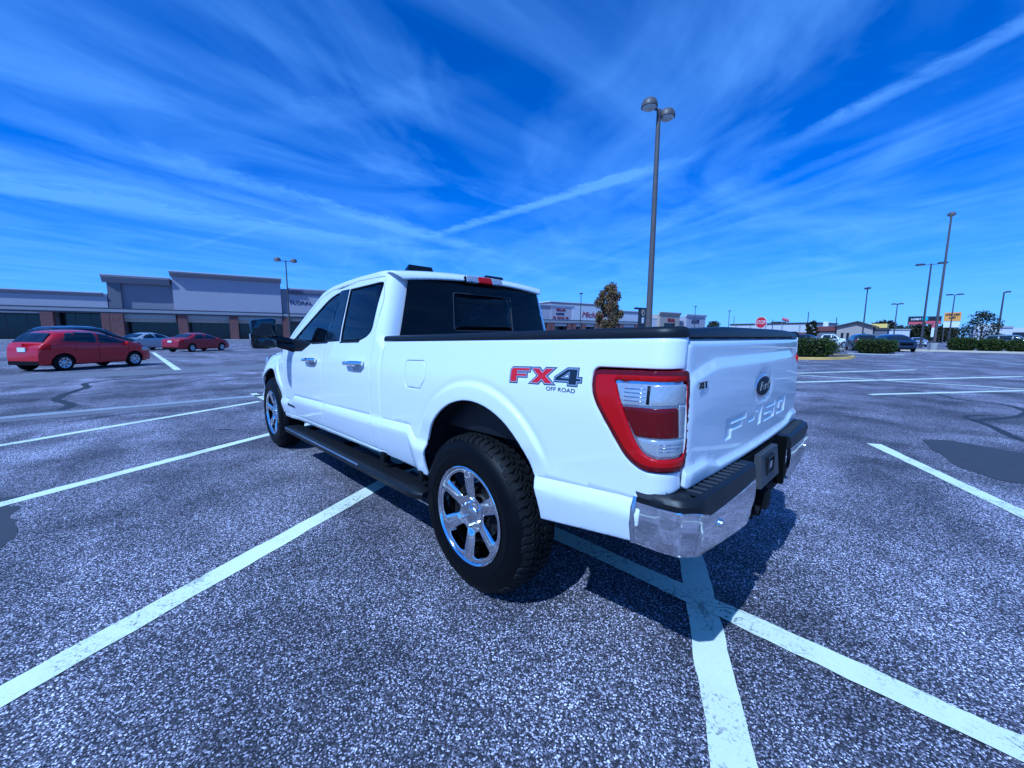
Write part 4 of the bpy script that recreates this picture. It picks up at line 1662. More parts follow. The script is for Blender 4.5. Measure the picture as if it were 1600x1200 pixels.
for (sx, sy) in ((1.37, .45), (1.37, -.45), (1.37, 0), (2.30, .42), (2.30, -.42)):
    mb.bbox(sx - .045, sx + .06, sy - .13, sy + .13, 1.55, 1.72, .03)
mb.bbox(3.05, 3.45, -.85, .85, 1.0, 1.30, .06)
mb.lathe([(.19, -.012), (.20, 0), (.19, .012), (.18, 0)], 24, 'x', (2.95, .42, 1.22), closed=True)
pmb('cabin_interior', mb, M['seat'])
mb = MB()
mb.box(1.05, 2.4, -.70, .70, 1.872, 1.885)
pmb('headliner', mb, M['seat'], sm=False)


# =================================================================== ground
def sheet(name, pts, z, m, kind='structure'):
    me = mesh(name, [(x, y, z) for x, y in pts], [tuple(range(len(pts)))], m, False)
    if me.polygons[0].normal.z < 0:
        me.flip_normals()
    return link_mesh(name, me, kind=kind)


sheet('ground', [(-1500, -1500), (1500, -1500), (1500, 1500), (-1500, 1500)], 0.0, M['asphalt'])


def stripe(A, B, wd, z=.004, m='line', name='parking_line', jit=.004, step=.05, taper=True, seed=0):
    """painted line with slightly ragged edges"""
    r = np.random.default_rng(seed + int(abs(A[0] * 131 + A[1] * 17)))
    A, B = np.array(A, float), np.array(B, float)
    L = np.linalg.norm(B - A)
    e = (B - A) / L
    nn = np.array([-e[1], e[0]])
    n = max(2, int(L / step))
    def ragged():
        a = r.normal(0, 1, n + 1)
        k = np.exp(-.5 * (np.arange(-6, 7) / 2.0) ** 2)
        s_ = np.convolve(np.pad(a, 6, mode='edge'), k / k.sum(), 'valid') * 1.6 + a * .35
        return s_ * jit
    l, q = ragged(), ragged()
    V, F = [], []
    for i in range(n + 1):
        p = A + e * L * i / n
        V += [tuple(p + nn * (wd / 2 + l[i])) + (z,), tuple(p - nn * (wd / 2 + q[i])) + (z,)]
    for i in range(n):
        F.append((2 * i, 2 * i + 1, 2 * i + 3, 2 * i + 2))
    return link_mesh(name, mesh(name, V, F, M[m], False), kind='structure')


DIR = np.array([.457, -.8895])


def stall(x_at, y_at, y0, y1, wd=.145, z=.004, **k):
    """slanted stall line through (x_at, y_at) from y0 to y1"""
    f = lambda y: (x_at + (y - y_at) * DIR[0] / DIR[1], y)
    return stripe(f(y0), f(y1), wd, z, **k)


stall(1.75, .765, 5.3, .17, .152)                        # L1, left of the truck
stall(4.15, 1.99, 5.3, .17, .140)
stall(7.20, 1.88, 5.4, .27, .140)
stall(-1.055, .300, 5.3, -4.9, .150)                     # the line the truck straddles
stall(-2.385, -2.92, -.02, -4.93, .150)
stall(-5.5, -2.92, -.02, -4.93, .145)
stall(-4.2, .300, 5.3, .17, .145)
stall(3.6, -2.92, -.02, -4.93, .145)
stall(6.65, -2.92, -.02, -4.93, .145)
stripe((9.4, .10), (-9.0, .10), .140, .008, name='bay_line', jit=.006)
stripe((8.98, 7.4), (8.90, -5.2), .26, .008, 'line_old', 'lane_line')
stripe((-.90, -11.1), (-4.6, -16.6), .16)
stripe((2.6, -10.3), (-4.5, -21.9), .22)
stripe((3.4, -13.4), (-1.62, -22.9), .24)
stripe((6.0, -15.85), (-9.0, -15.85), .18, .008, 'line', 'bay_line')
stripe((2.36, -21.5), (1.5, -23.3), .25, .004, 'line_old')
stripe((.24, -39.9), (-3.3, -30.4), .24, .004, 'line_old')
stripe((-4.1, -41.2), (-6.4, -28.8), .24, .004, 'line_old')
stripe((37.2, .73), (18.4, .80), .22, .008, 'line', 'lane_line')


def blob(name, pts, z, m, jit=.05, seed=1, step=.25, **kw):
    r = np.random.default_rng(seed)
    q = dens(pts, step)
    q = q + r.normal(0, jit, q.shape)
    q = np.array(fillet([tuple(p) for p in q], .4 * step, 3))
    return sheet(name, [tuple(p) for p in q], z, M[m])


blob('worn_lane_band', [(9.2, 9), (8.30, 9), (8.42, 3.7), (8.40, 2.2), (8.35, -5), (9.2, -5)], .004, 'lane_pale', .04)
blob('worn_lane_band', [(19.4, 16), (16.6, 16), (16.9, 4.9), (16.75, 2.2), (16.3, -6), (19.4, -6)], .004, 'lane_pale', .08)
blob('worn_lane_band', [(27.4, 16), (25.6, 16), (25.8, 2.2), (25.3, -8), (27.4, -8)], .004, 'lane_pale', .08)
blob('tar_patch', [(-1.79, -5.72), (-2.06, -5.98), (-2.34, -5.86), (-2.8, -5.74), (-3.6, -5.6), (-3.5, -4.0), (-2.52, -4.02), (-2.31, -4.04), (-2.1, -4.34), (-1.94, -4.95)],
     .0045, 'tar', .018, 4, .2)
blob('tar_patch', [(3.75, 3.3), (3.76, 2.98), (3.52, 3.00), (3.25, 3.0), (3.0, 2.92), (2.7, 2.9), (2.45, 2.98), (2.5, 3.5), (3.2, 3.6)], .002, 'tar', .03, 5, .12)


def crack(pts, wd, seed, name='crack_seal'):
    r = np.random.default_rng(seed)
    P = []
    pts = [np.array(p, float) for p in pts]
    for a, b in zip(pts[:-1], pts[1:]):
        n = max(3, int(np.linalg.norm(b - a) / .08))
        for i in range(n):
            P.append(a + (b - a) * i / n)
    P.append(pts[-1])
    P = np.array(P)
    k = np.exp(-.5 * (np.arange(-5, 6) / 2.2) ** 2)
    k /= k.sum()
    P = np.stack([np.convolve(np.pad(P[:, i], 5, mode='edge'), k, 'valid') for i in (0, 1)], 1)
    P += np.cumsum(r.normal(0, .006, P.shape), 0) * .6
    wv = wd * (.55 + .9 * r.random(len(P)))
    wv = np.convolve(np.pad(wv, 2, mode='edge'), np.ones(5) / 5, 'valid')
    T = np.gradient(P, axis=0)
    T /= np.linalg.norm(T, axis=1, keepdims=True)
    N = np.stack([-T[:, 1], T[:, 0]], 1)
    V = []
    for p, nn, w_ in zip(P, N, wv):
        V += [tuple(p + nn * w_ / 2) + (.003,), tuple(p - nn * w_ / 2) + (.003,)]
    F = [(2 * i, 2 * i + 1, 2 * i + 3, 2 * i + 2) for i in range(len(P) - 1)]
    return link_mesh(name, mesh(name, V, F, M['tar_thin'], False), kind='structure')


crack([(-4.2, -5.4), (-2.81, -6.66), (-2.67, -7.32), (-2.53, -8.10), (-2.43, -8.25), (-2.68, -8.72), (-2.99, -9.3), (-3.3, -10.3), (-3.18, -11.1), (-3.0, -11.5), (-2.43, -11.6), (-2.1, -12.6), (-1.2, -13.4)], .12, 3)
crack([(-2.45, -8.2), (-2.30, -8.7), (-2.55, -9.2), (-2.85, -9.3)], .07, 8)
crack([(9.3, 3.22), (9.75, 3.06), (10.2, 3.10), (11.2, 3.42), (12.0, 3.36), (12.9, 3.22), (13.5, 3.04), (14.7, 3.2), (15.3, 2.8), (16.3, 1.2), (16.9, -.6)], .17, 5)
crack([(11.6, 3.3), (12.0, 2.2), (12.9, 1.1), (14.0, .4), (14.6, -.6)], .09, 6)
crack([(12.8, 0.3), (13.3, -.4), (12.6, -1.0), (12.9, -2.2)], .10, 9)
crack([(7.8, 3.1), (8.1, 2.4), (8.2, 1.7), (8.1, .9)], .05, 10)
crack([(.3, -13.2), (-.4, -14.6), (-1.2, -14.9), (-2.0, -15.4)], .16, 12)
crack([(5.35, 1.15), (5.5, 1.25), (5.55, 1.4)], .05, 13)

# =================================================================== kerbs and islands
def island(pts, h, wd, name, mat_k, mat_top, label, r_=.5):
    t = empty(name, (0, 0, 0), 0, label, 'traffic island')
    q = fillet(pts, r_, 6)
    inner = grow(np.array(q), -wd)
    mb = MB()
    n = len(q)
    for (p, z) in ((q, 0.0), (grow(np.array(q), -.02), h - .02), (grow(np.array(q), -.045), h), (inner, h), (inner, h - .06)):
        mb.V += [(a, b, z) for a, b in p]
    for k in range(4):
        for i in range(n):
            mb.F.append((k * n + i, k * n + (i + 1) % n, (k + 1) * n + (i + 1) % n, (k + 1) * n + i))
    mb.build('kerb', M[mat_k], t)
    mb = MB()
    mb.V = [(a, b, h - .05) for a, b in inner]
    mb.F = [tuple(range(n))]
    mb.build('bed', M[mat_top], t)
    return t


island([(16, -26.5), (4.2, -27.4), (2.3, -29.2), (1.35, -31.6), (1.35, -34.2), (2.4, -36.2), (16, -37.2)], .16, .17, 'curb_island', 'yellow', 'soil',
       'rounded island with yellow curb under the long hedge beside the tailgate')
island([(4.0, -57.0), (-40, -57.0), (-40, -60.2), (4.0, -60.2), (5.2, -58.6)], .17, .18, 'curb_island', 'kerb', 'soil',
       'long pale curbed island with the shorter hedges and tall lamp post on it')
island([(2.9, -44.6), (-.9, -44.6), (-.9, -42.4), (2.6, -42.4)], .06, .14, 'curb_island', 'conc', 'soil', 'low kerbed bed under the single rounded hedge')


# =================================================================== planting
def leaf_cloud(P, size, seed, flat=.5):
    """many small leaf quads at points P"""
    r = np.random.default_rng(seed)
    n = len(P)
    a = r.normal(size=(n, 3))
    a /= np.linalg.norm(a, axis=1, keepdims=True)
    b = np.cross(a, r.normal(size=(n, 3)))
    b /= np.linalg.norm(b, axis=1, keepdims=True)
    s = size * (.6 + .8 * r.random((n, 1)))
    V = np.empty((n * 4, 3))
    V[0::4] = P - a * s
    V[1::4] = P - b * s * flat
    V[2::4] = P + a * s
    V[3::4] = P + b * s * flat
    return V, np.arange(n * 4).reshape(n, 4)


def np_mesh(name, V, F, m):
    me = bpy.data.meshes.new(name)
    me.vertices.add(len(V))
    me.vertices.foreach_set('co', V.ravel())
    me.loops.add(F.size)
    me.loops.foreach_set('vertex_index', F.ravel().astype(np.int32))
    me.polygons.add(len(F))
    me.polygons.foreach_set('loop_start', np.arange(0, F.size, F.shape[1], dtype=np.int32))
    me.materials.append(m)
    me.update()
    me.validate()
    return me


def hedge(c, lx, ly, h, z0, seed, label, rz=0.0, dens_=1.0):
    t = empty('hedge', (c[0], c[1], z0), rz, label, 'hedge', 'clipped hedges along the parking islands')
    r = np.random.default_rng(seed)
    n = int(5200 * dens_)
    q = r.uniform(-1, 1, (n * 3, 3))
    e = (np.abs(q) ** 4).sum(1)
    k = (e < 1.0) & (e > .42)
    q = q[k][:n]
    th = np.arctan2(q[:, 1], q[:, 0])
    bump = 1 + .05 * np.sin(q[:, 0] * 9 + seed) + .04 * np.sin(q[:, 1] * 7 + q[:, 2] * 6) + .05 * r.normal(size=len(q))
    base = np.where(q[:, 2] < -.3, 1 + (q[:, 2] + .3) * .22, 1.0)
    P = np.stack([q[:, 0] * lx / 2 * bump * base, q[:, 1] * ly / 2 * bump * base, h / 2 + q[:, 2] * h / 2 * (1 + .06 * np.sin(q[:, 0] * 8 + seed * 2)) * bump], 1)
    P[:, 2] = np.maximum(P[:, 2], .04)
    V, F = leaf_cloud(P, .055, seed)
    link_mesh('foliage', np_mesh('foliage', V, F, M['leaf_hedge']), t)
    mb = MB()
    mb.bbox(-lx * .40, lx * .40, -ly * .40, ly * .40, .12, h * .86, min(.2, ly * .2))
    mb.build('branches', M['twig'], t)
    return t


hedge((5.0, -30.6), 6.4, 1.7, 1.25, .10, 1, 'longest clipped hedge on the yellow curbed island beside the tailgate', math.radians(-8), 2.2)
hedge((.95, -43.5), 2.7, 1.6, 1.22, .05, 2, 'single rounded hedge standing apart in front of the dark blue minivan')
hedge((-4.6, -58.4), 2.0, 1.5, 1.30, .12, 3, 'square dark hedge right beside the concrete base of the tall lamp post')
hedge((-6.5, -58.6), 1.7, 1.5, 1.22, .12, 4, 'second hedge from the tall lamp post, below the left of the bare tree')
hedge((-8.1, -58.4), 1.4, 1.4, 1.10, .12, 5, 'small hedge below the right side of the bare tree')
hedge((-9.8, -58.6), 1.7, 1.5, 1.10, .12, 6, 'hedge in front of the grey parked SUV')
hedge((-11.7, -58.4), 1.8, 1.5, 1.0, .12, 7, 'last hedge at the right edge of the picture')


def tree(name, loc, h, wd, trunk, seed, n, leaf, mname, label, shape='oval', lsize=.16, gap=.4):
    t = empty(name, (loc[0], loc[1], 0), 0, label, 'tree')
    r = np.random.default_rng(seed)
    mb = MB()
    mb.tube([(0, 0, 0), (.05, .03, trunk), (.0, .05, trunk + (h - trunk) * .6)], [h * .022, h * .017, h * .006], 8)
    clumps = []
    nb = 26 if shape != 'bare' else 22
    for i in range(nb):
        f = (i + .5) / nb
        z = trunk + (h - trunk) * (.05 + .90 * f)
        if shape == 'oval':
            prof = math.sin(math.pi * (.12 + .80 * f) ** .85) ** .7
        elif shape == 'bare':
            prof = (1 - f) ** .55
        else:
            prof = math.sqrt(max(.05, 1 - (2 * f - 1) ** 2))
        a = i * 2.4 + r.random()
        rad = wd / 2 * prof * (.45 + .5 * r.random())
        c = np.array([rad * math.cos(a), rad * math.sin(a), z])
        clumps.append((c, wd * (.13 + .10 * r.random()) * (1.0 if shape != 'bare' else .8)))
        z0 = trunk + (z - trunk) * .45
        mb.tube([(0, 0, z0), (c[0] * .5, c[1] * .5, (z0 + z) / 2 + .1), tuple(c)], [h * .006, h * .004, h * .0015], 5)
    mb.build('trunk', M['bark'], t, smooth=True)
    P = []
    per = n // len(clumps)
    for c, s in clumps:
        q = r.normal(size=(per, 3))
        q /= np.linalg.norm(q, axis=1, keepdims=True)
        q *= s * (r.random((per, 1)) ** .5)
        q[:, 2] *= 1.25 if shape == 'oval' else .7
        P.append(c + q)
    P = np.concatenate(P)
    V, F = leaf_cloud(P, lsize, seed)
    link_mesh('crown', np_mesh('crown', V, F, M[mname]), t)
    return t


tree('autumn_tree', (35.6, -57.0), 9.9, 4.3, 2.0, 11, 9000, 0, 'leaf_fall', 'upright tree turning orange and green in front of the red lettered store', 'oval', .17)
tree('bare_tree', (-6.6, -70.0), 4.5, 4.6, .8, 12, 2600, 0, 'leaf_dark', 'wide thin leaved dark tree behind the right hand hedges', 'bare', .10)
tree('small_tree', (15.2, -106.5), 4.9, 2.4, 1.0, 13, 1800, 0, 'leaf_dark', 'small dark tree right of the long white building', 'round', .2)
tree('round_tree', (64.5, -190.0), 8.0, 7.0, 1.5, 14, 1800, 0, 'leaf_dark', 'far round green tree right of the last mall tower', 'round', .35)
tree('round_tree', (-1.5, -152.0), 4.5, 9.0, .6, 15, 2600, 0, 'leaf_dark', 'dark tree mass below the black and red billboard', 'round', .35)
tree('round_tree', (6.3, -170.0), 6.4, 8.0, .8, 16, 1800, 0, 'leaf_dark', 'dark tree left of the black and red billboard', 'round', .35)
tree('round_tree', (-6.0, -172.0), 4.6, 8.0, .6, 17, 1800, 0, 'leaf_dark', 'low dark tree behind the orange roadside sign', 'round', .35)


# =================================================================== lamp posts
def lamp_post(x, y, h, rot, heads, label, base=True, r0=.11, hd='dome', hs=.30, arm=.45, m='pole'):
    t = empty('lamp_post', (x, y, 0), rot, label, 'lamp post', 'parking lot lamp posts')
    b = .85 if base else .05
    mb = MB()
    mb.tube([(0, 0, b), (0, 0, h)], [r0, r0 * .6], 12)
    mb.box(-r0 * 1.7, r0 * 1.7, -r0 * 1.7, r0 * 1.7, b, b + .04)
    mb.build('pole', M[m], t, smooth='auto')
    if base:
        mb = MB()
        mb.lathe([(0, 0), (.34, 0), (.34, b - .03), (.31, b), (0, b)], 20, 'z')
        mb.build('concrete_base', M['conc'], t, smooth='auto')
    for s in heads:
        az_, off, dz = s
        dx, dy = math.cos(az_) * off, math.sin(az_) * off
        mb = MB()
        mb.tube([(0, 0, h - .12 + dz), (dx * .75, dy * .75, h - .10 + dz)], r0 * .35, 6)
        A = mb.build('arm', M[m], t)
        if hd == 'dome':
            mb = MB()
            mb.lathe([(0, .27 * hs / .3), (hs * .45, .26 * hs / .3), (hs * .80, .20 * hs / .3), (hs * .98, .09 * hs / .3), (hs * 1.04, 0), (hs * 1.04, -.05 * hs / .3), (hs * .95, -.06 * hs / .3)], 22, 'z', (dx, dy, h - .05 + dz))
            H_ = mb.build('lamp_head', M['pole'], t, smooth='auto')
            mb = MB()
            mb.lathe([(0, -.16 * hs / .3), (hs * .5, -.14 * hs / .3), (hs * .85, -.08 * hs / .3), (hs * .94, -.02 * hs / .3)], 22, 'z', (dx, dy, h - .06 + dz))
            mb.build('lamp_glass', M['lamp_glass'], H_, smooth=True)
        else:
            mb = MB()
            q = []
            for k in range(8):
                q.append((math.cos(k * math.pi / 4 + math.pi / 8), math.sin(k * math.pi / 4 + math.pi / 8)))
            L_, W_ = hs * 1.5, hs * .75
            ca, sa = math.cos(az_), math.sin(az_)
            for z, k in ((-.06, 1.0), (.06, 1.0), (.14, .7)):
                for a, b_ in q:
                    lx, ly = a * L_ * k * .62, b_ * W_ * k
                    mb.V.append((dx + lx * ca - ly * sa, dy + lx * sa + ly * ca, h - .05 + z + dz))
            for k in range(2):
                for i in range(8):
                    mb.F.append((k * 8 + i, k * 8 + (i + 1) % 8, (k + 1) * 8 + (i + 1) % 8, (k + 1) * 8 + i))
            mb.F += [tuple(range(8))[::-1], tuple(range(16, 24))]
            mb.build('lamp_head', M['pole2'], t, smooth='auto')
    return t


VA = math.radians(-45)     # across the view
lamp_post(4.62, -10.16, 8.36, 0, [(math.radians(62), .34, .10), (math.radians(242), .30, -.10)], 'nearest tall lamp post with two dome heads behind the truck bed', True, .105, 'dome', .235)
lamp_post(-2.7, -58.4, 13.8, 0, [(math.radians(-92), .35, 0)], 'tall lamp post with one boxy head on the right hand island', True, .125, 'dome', .31)
lamp_post(-1.75, -73.2, 10.9, 0, [(math.radians(0), 1.0, 0), (math.radians(180), 1.0, 0)], 'twin head lamp post just left of the tall island lamp', False, .13, 'box', .55, m='pole2')
lamp_post(3.35, -62.6, 7.3, 0, [(math.radians(-60), .2, 0), (math.radians(120), .2, 0)], 'lamp post standing in front of the gabled building', False, .09, 'box', .3, m='pole2')
lamp_post(1.79, -97.7, 7.4, 0, [(math.radians(0), .45, 0), (math.radians(180), .45, 0)], 'twin head lamp post left of the black billboard', False, .11, 'box', .45, m='pole2')
lamp_post(-5.0, -97.7, 8.6, 0, [(math.radians(0), .6, 0), (math.radians(180), .6, 0)], 'twin head lamp post in front of the orange sign', False, .11, 'box', .5, m='pole2')
lamp_post(-9.2, -86.0, 7.8, 0, [(math.radians(180), .35, 0)], 'slim dark lamp post right of the bare tree', False, .13, 'box', .3, m='pole2')
lamp_post(63.0, -86.7, 12.6, 0, [(VA, .5, 0), (VA + math.pi, .5, 0)], 'twin head lamp post left of the autumn tree', False, .15, 'box', .6, m='pole2')
lamp_post(52.6, -137.6, 11.4, 0, [(VA, .3, 0), (VA + math.pi, .3, 0)], 'far lamp post above the last mall tower', False, .14, 'box', .5, m='pole2')
lamp_post(45.9, -150.5, 10.3, 0, [(VA, .3, 0), (VA + math.pi, .3, 0)], 'far lamp post left of the stop sign', False, .14, 'box', .45, m='pole2')
lamp_post(61.5, -15.0, 11.6, 0, [(math.radians(-104), 1.0, 0), (math.radians(76), 1.0, 0)], 'twin head lamp post in front of the FLORAL store', False, .12, 'dome', .42, m='pole2')

# stop sign
t = empty('stop_sign', (5.77, -27.9, .1), math.radians(-12), 'red octagonal stop sign seen above the tailgate', 'stop sign')
# faces the camera: local -y is its front; turned so that it looks back to the truck
t.rotation_euler = (0, 0, math.radians(166.0))
mb = MB()
mb.tube([(0, .03, 0), (0, .03, 2.55)], .03, 8)
mb.build('post', M['conc'], t)
for rr, y0, y1, mm, nm in ((.395, -.004, .012, 'white', 'sign_plate'), (.365, -.010, -.004, 'stop_red', 'sign_face')):
    mb = MB()
    mb.prism([(rr * math.cos(math.radians(22.5 + 45 * k)), 2.25 + rr * math.sin(math.radians(22.5 + 45 * k))) for k in range(8)], y0, y1, 'y')
    mb.build(nm, M[mm], t)
V, F = text_mesh('STOP', .34, .006, 0, .74)
link_mesh('lettering', mesh('lettering', [(a, b - .014, c + 2.25) for a, b, c in V], F, M['white'], False), t)

# =================================================================== the strip mall
P0 = np.array([107.335, 16.566])
FD = np.array([-.2220, -.9750])
MALL_ROT = math.atan2(FD[1], FD[0])


def store(t0, label):
    p = P0 + FD * t0
    return empty('store_building', (p[0], p[1], 0), MALL_ROT, label, 'store', 'stores of the strip mall')


class Store:
    """builds one store front in its own frame: x along the front, y into the building, z up"""
    def __init__(self, t0, t1, label):
        self.t0 = t0
        self.L = t1 - t0
        self.o = store(t0, label)

    def box(self, name, m, *bs, **k):
        mb = MB()
        for b in bs:
            mb.box(*b)
        return mb.build(name, M[m], k.get('parent', self.o))

    def canopy(self, z=(5.0, 5.25, 5.75, 5.98), x0=0, x1=None, out=.0):
        x1 = self.L if x1 is None else x1
        self.box('canopy_fascia', 'fascia', (x0, x1, -.16 + out, 2.9, z[1], z[2]))
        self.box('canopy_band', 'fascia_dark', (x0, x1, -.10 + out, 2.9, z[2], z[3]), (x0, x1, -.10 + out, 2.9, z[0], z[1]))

    def pier(self, a, b, z1=5.0, m='brick', z0=0.0):
        mb = MB()
        mb.box(a, b, -.12, .9, z0, z1)
        return mb.build('pier', M[m], self.o)

    def glass(self, a, b, z1, y=2.6, n=3):
        g = self.box('storefront', 'store_glass', (a, b, y, y + .1, .15, z1))
        for i in range(n + 1):
            x = a + (b - a) * i / n
            self.box('mullion', 'pole2', (x - .05, x + .05, y - .05, y, .15, z1), parent=g)
        return g

    def sign(self, txt, x, z, size, m, shear=0, width=1.0, y=-.02):
        V, F = text_mesh(txt, size, .10, shear, width)
        return link_mesh('sign_lettering', mesh('sign_lettering', [(a + x, b + y - .05, c + z) for a, b, c in V], F, M[m], False), self.o)

    def glyph(self, n, x, z, wd, ht, m, seed, y=-.0):
        mb = glyphs(n, wd, ht, .12, seed)
        mb.V = [(a + x, b + y, c + z) for a, b, c in mb.V]
        return mb.build('sign_lettering', M[m], self.o)

    def cornice(self, x0, x1, z0, z1, out, m='wall_mid', cap=True, y=0.0):
        mb = MB()
        zc_ = z0 + (z1 - z0) * .75
        prof = [(0, z0), (-out * .35, z0 + (z1 - z0) * .25), (-out * .8, zc_), (-out, zc_), (-out, z1), (0.3, z1), (.3, z0)]
        k = len(prof)
        for x in (x0 - out * .8, x1 + out * .8):
            mb.V += [(x, yy + y, zz) for yy, zz in prof]
        for i in range(k):
            mb.F.append((i, (i + 1) % k, k + (i + 1) % k, k + i))
        mb.F += [tuple(range(k)), tuple(range(k, 2 * k))]
        c = mb.build('cornice', M[m], self.o)
        if cap:
            self.box('parapet_cap', 'cap', (x0 - out * .95, x1 + out * .95, -out - .03 + y, .35 + y, z1 - .02, z1 + .14))
        return c


# store with two dark bays at the left edge
A = Store(-45, 13.2, 'low left store with two dark openings between brick piers')
A.box('wall', 'wall_lilac', (0, A.L, 0, 12, 5.98, 8.55))
A.cornice(0, A.L - .9, 7.95, 8.62, .40, 'wall_mid')
A.canopy()
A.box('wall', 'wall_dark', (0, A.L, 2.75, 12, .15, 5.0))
for a, b in ((45 + 4.44, 45 + 5.98), (45 + 12.1, 45 + 13.19), (33, 34.5), (20, 21.5)):
    A.pier(a, b)
A.box('fascia_strip', 'cap', (30, 49.3, .4, .5, 4.72, 4.98))
A.glass(34.5, 49.4, 4.5, n=6)
A.glass(51.0, 57.1, 4.9, n=3)
# mid store with a recessed wall
Bs = Store(13.2, 22.75, 'second store from the left with a flared cornice above a dark recessed wall')
Bs.box('wall', 'wall_mid', (0, Bs.L, .55, 12, 5.98, 10.9))
Bs.box('wall', 'wall_dark', (0, Bs.L, .45, 12, 10.9, 11.9))
Bs.cornice(.2, Bs.L - 1.0, 10.65, 11.95, .80, 'wall_mid')
Bs.box('pilaster', 'wall_dark', (.15, 1.95, .02, .45, 5.98, 10.64))
Bs.canopy(x1=Bs.L)
Bs.pier(.05, 1.9)
Bs.box('soffit_panel', 'soffit', (1.9, Bs.L, .55, .7, 4.2, 5.0))
Bs.box('transom', 'tan', (1.9, Bs.L, .72, 2.7, 3.5, 4.2))
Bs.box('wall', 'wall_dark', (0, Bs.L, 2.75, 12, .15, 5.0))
Bs.glass(1.95, Bs.L, 3.5)
# tallest store
Cs = Store(22.75, 41.2, 'tallest left store with a big pale lilac sign wall and no lettering')
Cs.box('wall', 'wall_lilac', (0, Cs.L, -.25, 12, 5.98, 13.0))
Cs.cornice(.6, Cs.L - .6, 12.35, 13.30, 1.0, 'wall_mid', y=-.25)
Cs.canopy(out=-.25)
for a in (.35, 8.75):
    Cs.pier(a, a + 1.5)
for a, b in ((1.85, 8.75), (10.25, 18.4)):
    Cs.box('soffit_panel', 'soffit', (a, b, .35, .5, 4.3, 5.0))
    Cs.box('transom', 'tan', (a, b, .52, 2.7, 3.55, 4.3))
    Cs.glass(a, b, 3.5, n=4)
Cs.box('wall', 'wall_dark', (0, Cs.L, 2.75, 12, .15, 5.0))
# FLORAL store
Ds = Store(41.2, 78, 'store with the dark word FLORAL on its wall behind the truck cab')
Ds.box('wall', 'wall_mid', (0, Ds.L, .3, 12, 5.98, 11.3))
Ds.box('wall_panel', 'wall_lilac', (1.2, 9.4, .18, .3, 6.0, 10.1))
Ds.cornice(1.9, Ds.L, 10.6, 11.4, .5, 'wall_lilac', y=.2)
Ds.canopy()
Ds.sign('FLORAL', 3.9, 8.35, 1.15, 'letter_navy', 0, 1.1, y=.18)
Ds.glyph(5, 3.0, 10.75, 3.2, .55, 'letter_navy', 3, y=-.16)
for a in (.02, 7.2, 15, 23, 31):
    Ds.pier(a, a + 1.4)
Ds.box('soffit_panel', 'soffit', (1.5, Ds.L, .9, 1.0, 4.2, 5.0))
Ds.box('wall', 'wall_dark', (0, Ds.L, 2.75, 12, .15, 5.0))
Ds.glass(1.5, 7.1, 3.6)
Ds.glass(8.7, 15, 3.6)
# plain run hidden by the truck
Es = Store(78, 116, 'pale store with three rows of small dark lettering beside the cab')
Es.box('wall', 'wall_lilac', (0, Es.L, .3, 12, 6.4, 10.8))
Es.cornice(0, Es.L, 10.1, 11.0, .28, 'wall_lilac', y=.2)
Es.canopy((5.25, 5.45, 6.1, 6.4))
for a in (10, 20, 30.5, 36.5):
    Es.pier(a, a + 1.4, 5.25)
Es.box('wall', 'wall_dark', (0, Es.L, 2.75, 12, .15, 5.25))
Es.box('soffit_panel', 'soffit', (0, Es.L, .9, 1.0, 4.4, 5.25))
Fa = Store(116, 124.6, 'narrow cream store front with three stacked rows of small dark letters')
Fa.box('wall', 'wall_lilac', (0, Fa.L, .1, 12, 6.45, 10.9))
Fa.cornice(0, Fa.L + .4, 10.2, 11.05, .28, 'wall_white', y=.1)
Fa.canopy((5.25, 5.45, 6.15, 6.45))
Fa.glyph(7, 3.9, 9.6, 3.8, .6, 'letter_red', 21, y=.1)
Fa.glyph(6, 3.6, 8.35, 3.3, .6, 'letter_navy', 22, y=.1)
Fa.glyph(11, 3.9, 7.1, 6.4, .6, 'letter_red', 23, y=.1)
for a in (.1, 7.0):
    Fa.pier(a, a + 1.4, 5.25)
Fa.box('soffit_panel', 'wall_white', (1.5, Fa.L, .5, .6, 4.4, 5.25))
Fa.box('wall', 'wall_dark', (0, Fa.L, 2.75, 12, .15, 5.25))
Fa.glass(1.5, 7, 4.3)
Fs = Store(124.6, 146.0, 'white store with large red script lettering half hidden by the autumn tree')
Fs.box('wall', 'wall_white', (0, Fs.L, 0, 14, 6.5, 11.2))
Fs.box('rear_parapet', 'wall_mid', (-8.2, 22, .8, 14, 10.9, 12.1))
Fs.box('rear_parapet_cap', 'cap', (-8.6, 22, .6, 14, 12.1, 12.35))
Fs.canopy((5.3, 5.5, 6.2, 6.5))
Fs.sign('Michaels', 9.2, 8.35, 2.7, 'letter_red', .3, 1.1)
for a in (.4, 4.6, 10.5, 15.5, 20):
    Fs.pier(a, a + 1.4, 5.3)
for a, b in ((1.8, 4.6), (6.0, 10.5), (11.9, 15.5), (16.9, 20)):
    Fs.box('soffit_panel', 'wall_white', (a, b, .5, .6, 4.4, 5.3))
    Fs.glass(a, b, 4.2, n=2)
Fs.box('wall', 'wall_dark', (0, Fs.L, 2.75, 12, .15, 5.3))
Gs = Store(146.0, 163.0, 'low white store between the autumn tree and the tall black sign')
Gs.box('wall', 'wall_white', (0, Gs.L, .2, 12, 6.6, 9.9))
Gs.cornice(0, Gs.L, 9.5, 10.3, .3, 'wall_lilac', y=.2)
Gs.canopy((5.5, 5.7, 6.3, 6.6))
for a in (1.2, 9, 15.4):
    Gs.pier(a, a + 1.5, 5.5)
Gs.box('wall', 'wall_dark', (0, Gs.L, 2.75, 12, .15, 5.5))
Gs.box('soffit_panel', 'wall_white', (2.7, 9, .5, .6, 4.5, 5.5), (10.5, 15.4, .5, .6, 4.5, 5.5))
Hs = Store(163.0, 167.2, 'small bright white wall block right of the near lamp pole')
